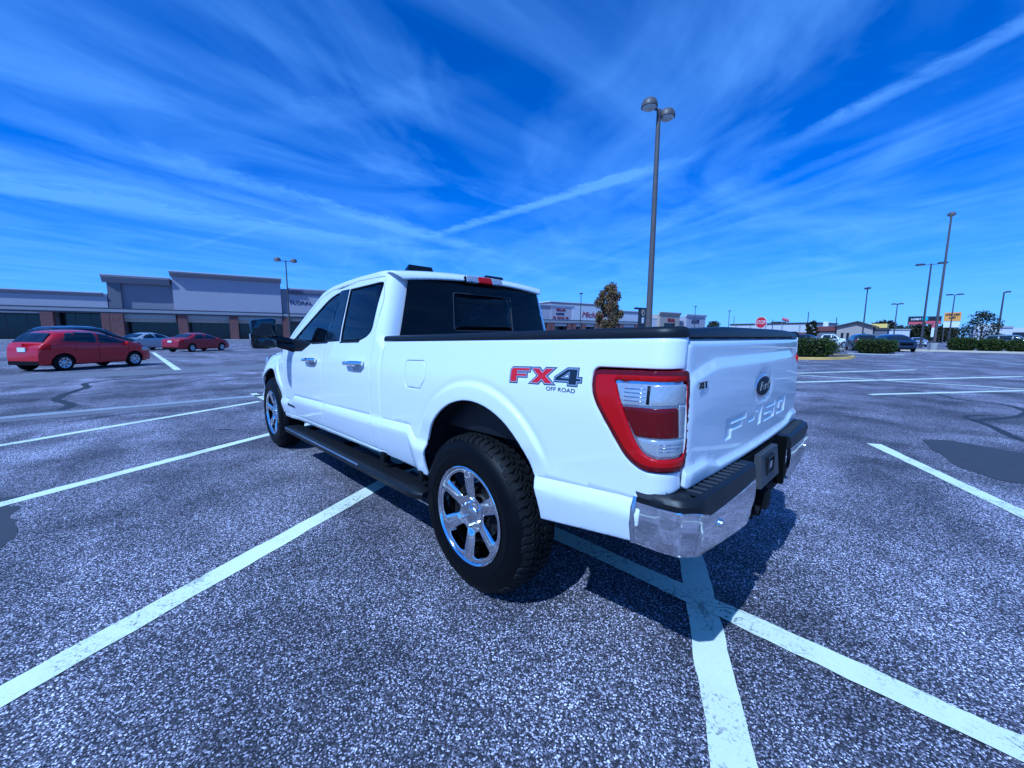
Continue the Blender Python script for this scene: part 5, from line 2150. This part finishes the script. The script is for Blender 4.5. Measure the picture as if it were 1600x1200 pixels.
Hs.box('wall', 'wall_white', (0, Hs.L, 0, 12, 0, 8.0))
Hs.box('parapet_cap', 'cap', (-.1, Hs.L, -.1, 12, 8.0, 8.25))
Is = Store(167.2, 179.2, 'brown mall tower with a dark red sign over a tall dark doorway')
Is.box('wall', 'tan', (0, 2.6, -1.2, 12, 0, 9.6), (9.6, Is.L, -1.2, 12, 0, 9.6), (2.6, 9.6, -1.2, 12, 6.4, 9.6))
Is.cornice(0, Is.L, 9.4, 10.5, .5, 'tan', y=-1.2)
Is.glyph(7, 5.9, 7.6, 6.4, 1.3, 'letter_red', 31, y=-1.2)
Is.box('storefront', 'store_glass', (2.6, 9.6, -.6, -.5, 0, 6.4))
for x in (4.3, 6.1, 7.9):
    Is.box('mullion', 'pole2', (x - .07, x + .07, -.7, -.6, 0, 6.4))
Js = Store(179.2, 196.0, 'last pale mall tower with a dark sign and arched dark openings')
Js.box('wall', 'wall_lilac', (0, 4.2, -.4, 12, 0, 7.6), (4.2, Js.L, -1.4, 12, 4.6, 9.3), (4.2, 6.5, -1.4, 12, 0, 4.6), (13.5, Js.L, -1.4, 12, 0, 4.6))
Js.cornice(4.2, Js.L, 9.2, 10.1, .5, 'wall_white', y=-1.4)
Js.glyph(5, 10, 7.4, 5.2, 1.6, 'letter_navy', 33, y=-1.4)
Js.box('storefront', 'store_glass', (6.5, 13.5, -.9, -.8, 0, 4.6))
for x in (8.8, 11.2):
    Js.box('mullion', 'wall_lilac', (x - .25, x + .25, -1.35, -.9, 0, 4.6))
for x in (.8, 1.9, 3.0):
    Js.box('window', 'store_glass', (x, x + .6, -.43, -.4, 4.9, 6.9))
# pavement in front of the stores
t = link_mesh('pavement', MB().box(-45, 200, -3.2, 3.0, 0, .15).mesh('pavement', M['conc']), kind='structure')
t.location = (P0[0], P0[1], 0)
t.rotation_euler = (0, 0, MALL_ROT)

# pylon sign
t = empty('pylon_sign', (54.2, -103.9, 0), math.radians(-100), 'tall black sign with a round pale emblem and a white notice', 'sign')
mb = MB()
mb.box(-1.35, 1.35, -.3, .3, 0, 9.3)
mb.box(-3.4, -1.35, -.15, .15, 8.75, 9.3)
mb.build('sign_body', M['dark_sign'], t)
mb = MB()
mb.prism([(.72 * math.cos(2 * math.pi * k / 20), 7.9 + .95 * math.sin(2 * math.pi * k / 20)) for k in range(20)], -.36, -.30, 'y')
E_ = mb.build('round_emblem', M['tan'], t)
mb = MB()
mb.prism([(.25 * math.cos(2 * math.pi * k / 12), 7.8 + .45 * math.sin(2 * math.pi * k / 12)) for k in range(12)], -.40, -.36, 'y')
mb.build('emblem_figure', M['dark_sign'], E_)
mb = MB()
mb.box(-.45, .45, -.36, -.30, 5.0, 6.6)
mb.build('notice', M['white'], t)
mb = glyphs(7, 1.8, .4, .1, 40)
mb.V = [(a, b - .30, c + 3.4) for a, b, c in mb.V]
mb.build('lettering', M['silver_decal'], t)

# =================================================================== right-hand background buildings
FACE = math.radians(180)       # fronts that look back towards +y (the camera side)


def bldg(name, x, y, rz, label):
    return empty(name, (x, y, 0), rz, label, 'building')


t = bldg('warehouse_building', 31.0, -135.0, math.radians(166), 'long low white building behind the stop sign')
mb = MB(); mb.box(-10.6, 12.5, 0, 14, 2.6, 5.0); mb.build('wall', M['wall_white'], t)
mb = MB(); mb.box(-10.7, 12.6, -.1, 14, 0, 2.6); mb.build('lower_wall', M['roof_red'], t)
mb = MB(); mb.box(-10.8, 12.7, -.2, 14.2, 5.0, 5.35); mb.build('roof', M['roof_dark'], t)
mb = MB(); mb.box(1.0, 3.2, 1, 5, 5.35, 5.8); mb.build('roof_unit', M['roof_dark'], t)
for k in range(5):
    mb = MB(); mb.box(-9 + k * 4.5, -8.6 + k * 4.5, -.06, 0, 2.6, 5.0); mb.build('wall_rib', M['conc'], t)

t = bldg('gabled_building', 9.2, -117.5, math.radians(180), 'tan building with a low dark gabled roof')
mb = MB(); mb.prism([(-3.0, 0), (3.3, 0), (3.3, 3.7), (.6, 4.75), (-3.0, 3.8)], 0, 10, 'y'); mb.build('wall', M['tan'], t)
mb = MB()
for (a, b, c, d) in ((-.1 + .6, 4.78, 3.7, 3.62), (.6, 4.78, -3.5, 3.66)):
    mb.add([(a, -.6, b), (c, -.6, d), (c, 10.5, d), (a, 10.5, b), (a, -.6, b + .28), (c, -.6, d + .28), (c, 10.5, d + .28), (a, 10.5, b + .28)],
           [(0, 1, 2, 3), (4, 5, 6, 7), (0, 1, 5, 4), (1, 2, 6, 5), (2, 3, 7, 6), (3, 0, 4, 7)])
mb.build('roof', M['roof_dark'], t)
mb = MB(); mb.box(3.3, 5.6, .6, 9, 0, 3.0); mb.build('side_wing', M['wall_dark'], t)
mb = MB(); mb.box(3.2, 5.8, .4, 9.2, 3.0, 3.5); mb.build('wing_roof', M['roof_dark'], t)
for x in (-2.2, -1.2, 1.6):
    mb = MB(); mb.box(x, x + .5, -.04, .05, 1.0, 2.4); mb.build('window', M['store_glass'], t)

t = bldg('house', 14.9, -122.0, math.radians(180), 'small low house with a dull red roof between tree and gabled building')
mb = MB(); mb.box(-2.0, 2.2, 0, 6, 0, 2.9); mb.build('wall', M['wall_dark'], t)
mb = MB(); mb.prism([(-2.4, 2.85), (2.6, 2.85), (1.6, 4.0), (-1.4, 4.0)], -.3, 6.3, 'y'); mb.build('roof', M['roof_red'], t)
mb = MB(); mb.box(-.6, .4, .2, 1.2, 4.0, 5.2); mb.build('roof_sign', M['white'], t)

t = bldg('shop_building', 7.2, -147.5, math.radians(180), 'low shop with a bright yellow front behind the gabled building')
mb = MB(); mb.box(-1.3, 2.2, 0, 8, 0, 5.1); mb.build('wall', M['yellow_wall'], t)
mb = MB(); mb.box(-1.6, -1.3, -.05, 8, 0, 5.1); mb.box(-1.3, 2.2, -.06, 0, 2.2, 3.4); mb.build('lower_panel', M['white'], t)
mb = MB(); mb.box(-.6, 1.8, -.14, -.06, 2.5, 2.9); mb.build('sign_board', M['dark_sign'], t)

t = bldg('shed_building', 3.0, -140.0, math.radians(180), 'low white flat building right of the yellow shop')
mb = MB(); mb.box(-4.5, 2.6, 0, 8, 0, 3.3); mb.build('wall', M['wall_white'], t)
mb = MB(); mb.box(-4.7, 2.8, -.2, 8.2, 3.3, 3.55); mb.build('roof', M['conc'], t)

t = bldg('store_block', -20.5, -196.0, math.radians(180), 'far pale flat roofed buildings at the right edge')
mb = MB(); mb.box(-7, 7.5, 0, 10, 0, 4.6); mb.build('wall', M['wall_white'], t)
mb = MB(); mb.box(-7.3, 1.0, -.3, 10, 4.6, 5.1); mb.build('roof', M['conc'], t)
mb = MB(); mb.box(-6.5, -2.5, -.4, 0, 3.6, 5.9); mb.build('sign_board', M['white'], t)
mb = MB(); mb.box(1.0, 7.0, -.05, 0, .4, 3.2); mb.build('window', M['store_glass'], t)

# roadside signs
t = empty('billboard', (-.4, -157.7, 0), math.radians(180), 'black and red billboard beside a round teal sign', 'billboard')
mb = MB(); mb.box(-1.7, 1.7, 0, .3, 4.9, 7.3); mb.build('board', M['dark_sign'], t)
mb = MB(); mb.box(-1.5, 1.6, -.06, 0, 5.0, 5.75); mb.build('red_panel', M['pinkred'], t)
mb = glyphs(7, 2.0, .5, .08, 51); mb.V = [(a - .1, b, c + 6.5) for a, b, c in mb.V]; mb.build('lettering', M['white'], t)
mb = MB(); mb.box(-1.2, -.9, .1, .3, 0, 4.9); mb.box(.9, 1.2, .1, .3, 0, 4.9); mb.build('post', M['pole2'], t)
t = empty('round_sign', (-2.05, -155.7, 0), math.radians(180), 'round teal sign between two dark billboards', 'sign')
mb = MB(); mb.prism([(.62 * math.cos(2 * math.pi * k / 18), 6.5 + .62 * math.sin(2 * math.pi * k / 18)) for k in range(18)], 0, .2, 'y'); mb.build('disc', M['teal'], t)
mb = MB(); mb.tube([(0, .1, 0), (0, .1, 5.9)], .12, 8); mb.build('post', M['pole2'], t)
t = empty('billboard', (-3.7, -162.7, 0), math.radians(180), 'dark billboard with red lower edge behind the lamp posts', 'billboard')
mb = MB(); mb.box(-1.6, 1.6, 0, .3, 5.2, 7.4); mb.build('board', M['dark_sign'], t)
mb = MB(); mb.box(-1.5, 1.5, -.06, 0, 5.3, 6.1); mb.build('red_panel', M['pinkred'], t)
mb = MB(); mb.box(-.2, .2, .05, .3, 0, 5.2); mb.build('post', M['pole2'], t)
t = empty('roadside_sign', (-6.8, -147.7, 0), math.radians(180), 'orange roadside sign above a white message board', 'sign')
mb = MB(); mb.box(-1.45, 1.45, 0, .3, 5.55, 7.75); mb.build('orange_panel', M['orange'], t)
mb = MB(); mb.box(-1.4, 1.4, 0, .3, 4.0, 5.35); mb.build('message_board', M['white'], t)
mb = glyphs(9, 2.5, .5, .08, 61); mb.V = [(a, b, c + 7.2) for a, b, c in mb.V]
g2_ = glyphs(4, 1.2, .5, .08, 62); g2_.V = [(a, b, c + 6.45) for a, b, c in g2_.V]
mb.add(g2_.V, g2_.F); mb.build('lettering', M['dark_sign'], t)
mb = MB(); mb.box(-1.3, -1.1, .1, .3, 0, 4.0); mb.box(1.1, 1.3, .1, .3, 0, 4.0); mb.build('post', M['pole2'], t)
t = empty('notice_sign', (-2.6, -66.0, 0), math.radians(180), 'slim white notice with a red top beside the tall lamp post', 'sign')
mb = MB(); mb.box(-.14, .14, 0, .04, 1.5, 2.6); mb.build('board', M['white'], t)
mb = MB(); mb.box(-.14, .14, -.01, .045, 2.6, 2.95); mb.build('red_panel', M['pinkred'], t)
mb = MB(); mb.tube([(0, .03, 0), (0, .03, 1.5)], .03, 6); mb.build('post', M['pole2'], t)
t = empty('flag_pole', (22.7, -115.0, 0), math.radians(170), 'small flag flying on a pole above the long white building', 'flag')
mb = MB(); mb.tube([(0, 0, 0), (0, 0, 6.3)], .05, 6); mb.build('pole', M['conc'], t)
V, F = [], []
for i in range(7):
    for j in range(2):
        V.append((.05 + i * .24, .10 * math.sin(i * 1.3), 6.2 - j * .8 - i * .09))
for i in range(6):
    F.append((2 * i, 2 * i + 1, 2 * i + 3, 2 * i + 2))
fl_ = link_mesh('cloth', mesh('cloth', V, F, M['flag_red'], True), t)
sm_ = fl_.modifiers.new('thick', 'SOLIDIFY')
sm_.thickness = .02

for i, (x, y, h) in enumerate(((43.5, -148.0, 8.2), (17.0, -112, 7.2), (24.2, -113.0, 5.6), (12.5, -118.0, 6.0))):
    t = empty('utility_pole', (x, y, 0), 0, ['thin bare pole right of the far lamp post', 'thin pole beside the small dark tree', 'short pole on the right of the white building', 'thin pole behind the dull red roof'][i], 'pole')
    mb = MB(); mb.tube([(0, 0, 0), (0, 0, h)], [.11, .08], 8); mb.build('shaft', M['pole2'], t)


# =================================================================== parked cars
def car_maker(spec):
    """returns a builder for one car body shape; x forward, y left, wheels on z=0"""
    X = np.array([p[0] for p in spec['top']], float)
    Zt = np.array([p[1] for p in spec['top']], float)
    L0, L1 = X[0], X[-1]
    Wd, sill, belt = spec['w'] / 2, spec['sill'], spec['belt']
    wr, wx = spec['wr'], spec['wx']

    xd = np.linspace(L0 - .5, L1 + .5, 700)
    zd = np.interp(xd, X, Zt)
    kk = np.exp(-.5 * (np.arange(-60, 61) * (xd[1] - xd[0]) / .055) ** 2)
    zs_ = np.convolve(np.pad(zd, 60, mode='edge'), kk / kk.sum(), 'valid')
    e_ = np.clip(np.minimum(xd - L0, L1 - xd) / .10, 0, 1)
    zd = zd * (1 - e_) + zs_ * e_

    def top(x):
        return np.interp(x, xd, zd)

    def plan(x):
        e = np.clip((np.abs(x - (L0 + L1) / 2) / ((L1 - L0) / 2)), 0, 1)
        return Wd * (1 - .26 * np.clip((e - .60) / .40, 0, 1) ** 2.6)

    def belt_at(x):
        return np.minimum(belt + .03 * (L1 - np.asarray(x)) / (L1 - L0), top(x) - .07)

    def sec(x, z):
        """half width at height z"""
        zt, zb, w_ = top(x), belt_at(x), plan(x)
        lowr = w_ * (1 - .07 * np.clip((.55 - z) / .35, 0, 1) ** 2)
        k = np.clip((z - zb) / np.maximum(zt - zb, .02), 0, 1)
        upw = np.clip((zt - zb) / .45, .0, 1)
        tum = 1 - .20 * upw * k
        rnd = (1 - k ** 7) ** .5
        shoulder = np.where(z > zb, tum * rnd, 1.0)
        dip = 1 + .012 * np.exp(-((z - zb + .08) / .10) ** 2)
        return np.where(z > zb, w_ * shoulder, lowr * dip)

    xs = sorted(set(np.round(np.concatenate([np.linspace(L0, L1, 70)] + [wx_ + (wr + .06) * np.cos(np.linspace(0, math.pi, 21)) for wx_ in wx] + [X]), 4)))
    xs = np.array(xs)
    xs = xs[np.r_[True, np.diff(xs) > .008]]

    def zlow(x):
        z = sill + 0 * x
        for wx_ in wx:
            d2 = (wr + .055) ** 2 - (x - wx_) ** 2
            z = np.maximum(z, np.where(d2 > 0, wr + np.sqrt(np.maximum(d2, 0)), 0))
        return z
    V, F = [], []
    NS, NR = 14, 10
    rows = 2 * NS + NR
    for x in xs:
        zt, zb, z0 = float(top(x)), float(belt_at(x)), float(zlow(x))
        z0 = min(z0, zb - .03)
        zs = list(np.linspace(z0, zb, 6)) + [zb + (zt - zb) * k for k in (.18, .36, .54, .70, .82, .90, .96, .985)]
        half = [(float(sec(x, z)), z) for z in zs]
        y_last = half[-1][0]
        topr = [(y_last * (1 - 2 * (i + 1) / (NR + 1)), zt * 1 - .0 + (zs[-1] - zt) * abs(1 - 2 * (i + 1) / (NR + 1)) ** 3) for i in range(NR)]
        ring = [(y, z) for y, z in half] + topr + [(-y, z) for y, z in half[::-1]]
        V += [(x, y, z) for y, z in ring]
    for i in range(len(xs) - 1):
        for j in range(rows - 1):
            a = i * rows + j
            F.append((a, a + 1, a + rows + 1, a + rows))
    F.append(tuple(range(rows)))
    F.append(tuple((len(xs) - 1) * rows + j for j in range(rows))[::-1])
    side = lambda x, z: (x, sec(np.asarray(x, float), np.asarray(z, float)), z)

    def topmap(y, x):
        y = np.asarray(y, float)
        x = np.asarray(x, float)
        zt, zb = top(x), belt_at(x)
        yl = sec(x, zb + (zt - zb) * .985)
        q = np.clip(np.abs(y) / np.maximum(yl, .05), 0, 1.2)
        return x, y, zt - (zt - zb) * .015 * q ** 3

    def build(name, loc, rz, paint, label, cat='car', group=None, detail=True):
        t = empty(name, (loc[0], loc[1], 0), rz, label, cat, group)
        me = mesh('body', V, F, M[paint], True)
        bm = bmesh.new()
        bm.from_mesh(me)
        bmesh.ops.recalc_face_normals(bm, faces=bm.faces)
        bm.to_mesh(me)
        bm.free()
        sharp(me, 42)
        link_mesh('body', me, t)
        mb = MB()
        mb.box(L0 + .25, L1 - .25, -Wd * .80, Wd * .80, sill - .04, belt * .9)
        mb.build('underbody', M['under'], t)
        mb = MB()
        mb.lathe([(wr * .62, .085), (wr * .95, .09), (wr, .06), (wr, -.06), (wr * .95, -.09), (wr * .62, -.085)], 28, 'y')
        ty = mb.mesh('tyre', M['rubber'], True)
        mb = MB()
        mb.lathe([(0, .06), (wr * .14, .065), (wr * .2, .05), (wr * .55, .075), (wr * .66, .088)], 24, 'y')
        hub = mb.mesh('hubcap', M['hubcap'], True)
        mb = MB()
        for k in range(7):
            a = 2 * math.pi * k / 7
            c, s = math.cos(a), math.sin(a)
            q = []
            for (rr, ww) in ((.24, .03), (.54, .085), (.54, -.085), (.24, -.03)):
                q.append((wr * (rr * c - ww * s), .0815 if rr > .4 else .067, wr * (rr * s + ww * c)))
            mb.add(q, [(0, 1, 2, 3)])
        slots = mb.mesh('hub_slots', M['gap'], False)
        for wx_ in wx:
            for s in (1, -1):
                wh = link_mesh('wheel', ty, t)
                wh.location = (wx_, s * (Wd - .10), wr)
                wh.rotation_euler = (0, 0, 0 if s > 0 else math.pi)
                link_mesh('hubcap', hub, wh)
                if detail:
                    link_mesh('hub_slots', slots, wh)
        for win in spec['win']:
            q = fillet(win, .03, 3)
            Vp, Fp_ = panel(q, side, -1, grid=.07, lip=.004, off=.004, inset=0)
            for lf in (1, -1):
                VV, FF = (Vp, Fp_) if lf > 0 else mirror(Vp, Fp_)
                link_mesh('side_window', mesh('side_window', VV, FF, M['car_glass'], True), t)
        for nm, (xa, xb, wa, wb) in spec['glass'].items():
            q = fillet([(-wa, xa), (wa, xa), (wb, xb), (-wb, xb)], .04, 3)
            VV, FF = panel(q, topmap, -1, grid=.06, lip=.004, off=.006, inset=0)
            link_mesh(nm, mesh(nm, VV, FF, M['car_glass'], True), t)
        for (sx0, sz0, sx1, sz1) in spec.get('seams', ()):
            if not detail:
                break
            q = [(sx0 - .006, sz0), (sx0 + .006, sz0), (sx1 + .006, sz1), (sx1 - .006, sz1)]
            Vp, Fp_ = panel(q, side, -1, grid=.07, lip=0, off=.003, inset=0)
            for lf in (1, -1):
                VV, FF = (Vp, Fp_) if lf > 0 else mirror(Vp, Fp_)
                link_mesh('door_seam', mesh('door_seam', VV, FF, M['gap'], True), t)
        # lamps, plate, handles, mirrors
        for (nm, mm, x0, x1, z0, z1) in spec['lamps']:
            q = fillet([(x0, z0), (x1, z0), (x1, z1), (x0, z1)], .03, 3)
            Vp, Fp_ = panel(q, side, -1, grid=.05, lip=.004, off=.006, inset=0)
            for lf in (1, -1):
                VV, FF = (Vp, Fp_) if lf > 0 else mirror(Vp, Fp_)
                link_mesh(nm, mesh(nm, VV, FF, M[mm], True), t)
        if detail:
            xr = L0
            mb = MB()
            zr = spec['plate']
            mb.box(xr - .02, xr + .05, -.16, .16, zr - .075, zr + .075)
            mb.build('number_plate', M['plate'], t)
            for s in (1, -1):
                mb = MB()
                mb.bbox(spec['mir'] - .06, spec['mir'] + .06, s * Wd - (.02 if s > 0 else .16), s * Wd + (.16 if s > 0 else .02), belt - .01, belt + .13, .03)
                mb.build('side_mirror', M[paint], t)
                for hx in spec['han']:
                    y = float(sec(np.array(hx), np.array(belt - .12)))
                    mb = MB()
                    mb.bbox(hx - .09, hx + .09, s * y - .01 - (.02 if s < 0 else 0), s * y + .01 + (.02 if s > 0 else 0), belt - .135, belt - .105, .008)
                    mb.build('door_handle', M[paint], t)
            mb = MB()
            mb.box(xr - .015, xr + .3, -Wd * .72, Wd * .72, sill, sill + .14)
            mb.box(L1 - .3, L1 + .01, -Wd * .70, Wd * .70, sill, sill + .16)
            mb.build('bumper_trim', M['under'], t)
            mb = MB()
            mb.box(L1 - .2, L1 + .012, -Wd * .5, Wd * .5, belt - .36, belt - .22)
            mb.build('grille', M['gap'], t)
        return t
    return build


HATCH = car_maker(dict(w=1.70, sill=.25, belt=.93, wr=.305, wx=(-1.25, 1.28), plate=.80,
    top=[(-1.86, .60), (-1.88, .70), (-1.84, .93), (-1.74, 1.03), (-1.38, 1.42), (-1.18, 1.49), (-.6, 1.535), (-.1, 1.53), (.40, 1.45), (1.20, 1.08), (1.45, 1.0), (1.80, .90), (2.02, .76), (2.12, .56), (2.14, .42)][1:],
    win=[[(-1.22, 1.10), (-.12, 1.02), (-.08, 1.435), (-.55, 1.455), (-1.02, 1.40)], [(-.02, 1.01), (1.08, .99), (.48, 1.34), (.0, 1.43)]],
    glass=dict(rear_window=(-1.70, -1.36, .64, .52), windscreen=(.46, 1.16, .52, .66)),
    lamps=[('tail_lamp', 'red_lens', -1.86, -1.58, .80, 1.02), ('headlight', 'clear_lens', 1.60, 1.98, .66, .82)], mir=.98, han=(-.62, .20), seams=((-.07, .36, -.07, 1.0), (1.02, .38, 1.06, .98), (-.90, .72, -.80, 1.05))))
SEDAN = car_maker(dict(w=1.78, sill=.24, belt=.92, wr=.315, wx=(-1.40, 1.36), plate=.80,
    top=[(-2.36, .55), (-2.34, .88), (-2.22, .99), (-1.62, 1.05), (-.95, 1.38), (-.5, 1.455), (.1, 1.455), (.5, 1.36), (1.25, 1.0), (1.9, .90), (2.22, .76), (2.36, .58), (2.38, .45)],
    win=[[(-1.25, 1.02), (-.30, 1.0), (-.24, 1.36), (-.80, 1.35)], [(-.20, 1.0), (.95, .98), (.42, 1.28), (.0, 1.36)]],
    glass=dict(rear_window=(-1.52, -.98, .62, .52), windscreen=(.52, 1.18, .54, .66)),
    lamps=[('tail_lamp', 'red_lens', -2.30, -2.0, .76, .93), ('headlight', 'clear_lens', 1.85, 2.24, .64, .76)], mir=.92, han=(-.7, .3)))
SUV = car_maker(dict(w=1.90, sill=.34, belt=1.10, wr=.37, wx=(-1.42, 1.42), plate=.95,
    top=[(-2.32, .62), (-2.31, 1.05), (-2.25, 1.18), (-2.0, 1.66), (-1.8, 1.74), (-.6, 1.80), (.2, 1.78), (.6, 1.66), (1.25, 1.20), (1.95, 1.08), (2.25, .92), (2.36, .66), (2.37, .5)],
    win=[[(-1.95, 1.22), (-1.05, 1.19), (-1.02, 1.64), (-1.75, 1.62)], [(-.95, 1.18), (-.08, 1.17), (-.04, 1.67), (-.94, 1.65)], [(.0, 1.17), (1.02, 1.14), (.52, 1.56), (.06, 1.67)]],
    glass=dict(rear_window=(-2.22, -2.02, .68, .60), windscreen=(.62, 1.20, .58, .70)),
    lamps=[('tail_lamp', 'red_lens', -2.27, -2.05, .90, 1.16), ('headlight', 'clear_lens', 1.85, 2.2, .80, .95)], mir=.95, han=(-.75, .3)))
VAN = car_maker(dict(w=1.96, sill=.28, belt=1.06, wr=.345, wx=(-1.52, 1.52), plate=.95,
    top=[(-2.52, .60), (-2.51, 1.05), (-2.46, 1.25), (-2.28, 1.66), (-2.1, 1.73), (-.8, 1.77), (.3, 1.74), (.8, 1.58), (1.6, 1.10), (2.1, .96), (2.42, .80), (2.52, .6), (2.53, .45)],
    win=[[(-2.15, 1.16), (-1.1, 1.14), (-1.08, 1.60), (-2.0, 1.58)], [(-1.0, 1.13), (.05, 1.12), (.07, 1.62), (-1.0, 1.62)], [(.15, 1.12), (1.32, 1.08), (.75, 1.48), (.2, 1.61)]],
    glass=dict(rear_window=(-2.44, -2.28, .70, .64), windscreen=(.84, 1.52, .60, .72)),
    lamps=[('tail_lamp', 'red_lens', -2.46, -2.3, .85, 1.25), ('headlight', 'clear_lens', 1.95, 2.35, .68, .84)], mir=1.15, han=(-.3, .5)))
CAB = car_maker(dict(w=1.96, sill=.42, belt=1.12, wr=.39, wx=(-1.65, 1.75), plate=.85,
    top=[(-2.72, .62), (-2.71, 1.10), (-2.66, 1.14), (-.95, 1.14), (-.90, 1.20), (-.80, 1.70), (-.6, 1.82), (.5, 1.82), (.75, 1.72), (1.3, 1.24), (2.3, 1.16), (2.62, 1.05), (2.70, .7), (2.71, .5)],
    win=[[(-.66, 1.20), (.22, 1.19), (.24, 1.70), (-.60, 1.70)], [(.30, 1.19), (1.05, 1.18), (.66, 1.62), (.33, 1.70)]],
    glass=dict(rear_window=(-.885, -.80, .70, .64), windscreen=(.78, 1.26, .62, .72)),
    lamps=[('tail_lamp', 'red_lens', -2.68, -2.55, .80, 1.08), ('headlight', 'clear_lens', 2.3, 2.6, .85, 1.05)], mir=1.0, han=(-.35, .45)))

HD = math.atan2(-.761, .648)
hv = np.array([.648, -.761])
lv = np.array([.761, .648])


def at_car(x, y, along=0.0, left=0.0):
    p = np.array([x, y]) + hv * along + lv * left
    return (float(p[0]), float(p[1]))


HATCH('hatchback_car', at_car(21.45, 2.95, 0, .75), HD, 'car_red', 'bright red hatchback parked nearest at the far left, hubcaps showing')
SEDAN('sedan_car', at_car(38.1, -2.55, 0, .8), HD, 'car_red2', 'dark red sedan farther back, left of the truck mirror')
SUV('dark_car', at_car(31.4, 3.2, 0, .9), HD, 'car_black', 'black car half hidden behind the bright red hatchback')
SEDAN('silver_car', at_car(43.6, 1.0, 0, 0), HD + math.pi, 'car_silver', 'silver car facing out between the black car and the dark red sedan')
SUV('suv_car', (2.80, -54.4), math.radians(-74), 'car_teal', 'dark teal SUV behind the single rounded hedge')
VAN('minivan', (.15, -55.0), math.radians(112), 'car_navy', 'dark blue minivan to the right of the teal SUV')
CAB('pickup_car', (7.3, -68.5), math.radians(185), 'car_white', 'small white pickup in front of the low red roofed house', 'pickup truck')
SEDAN('silver_car', (-1.3, -88.5), math.radians(100), 'car_silver', 'silver car seen end on beyond the dark blue minivan')
SUV('dark_car', (10.3, -71.8), math.radians(180), 'car_black', 'dark car above the hedge beside the tailgate corner')
SUV('grey_car', (-8.8, -68.5), math.radians(176), 'car_grey', 'grey SUV behind the hedges at the right edge')
SEDAN('far_car', (-6.0, -92.0), math.radians(95), 'car_black', 'dark car seen end on below the orange sign')
SEDAN('far_car', (-12.6, -88.0), math.radians(170), 'car_silver', 'pale car beyond the grey SUV at the right edge')
SEDAN('far_car', (72.0, -92.0), MALL_ROT + .2, 'car_grey', 'grey car parked before the three row lettered store')
SEDAN('far_car', (62.5, -118.0), MALL_ROT - .2, 'car_white', 'white car parked left of the tall black sign')
SEDAN('far_car', (44.5, -160.0), math.radians(170), 'car_white', 'far white car below the round tree by the last tower')
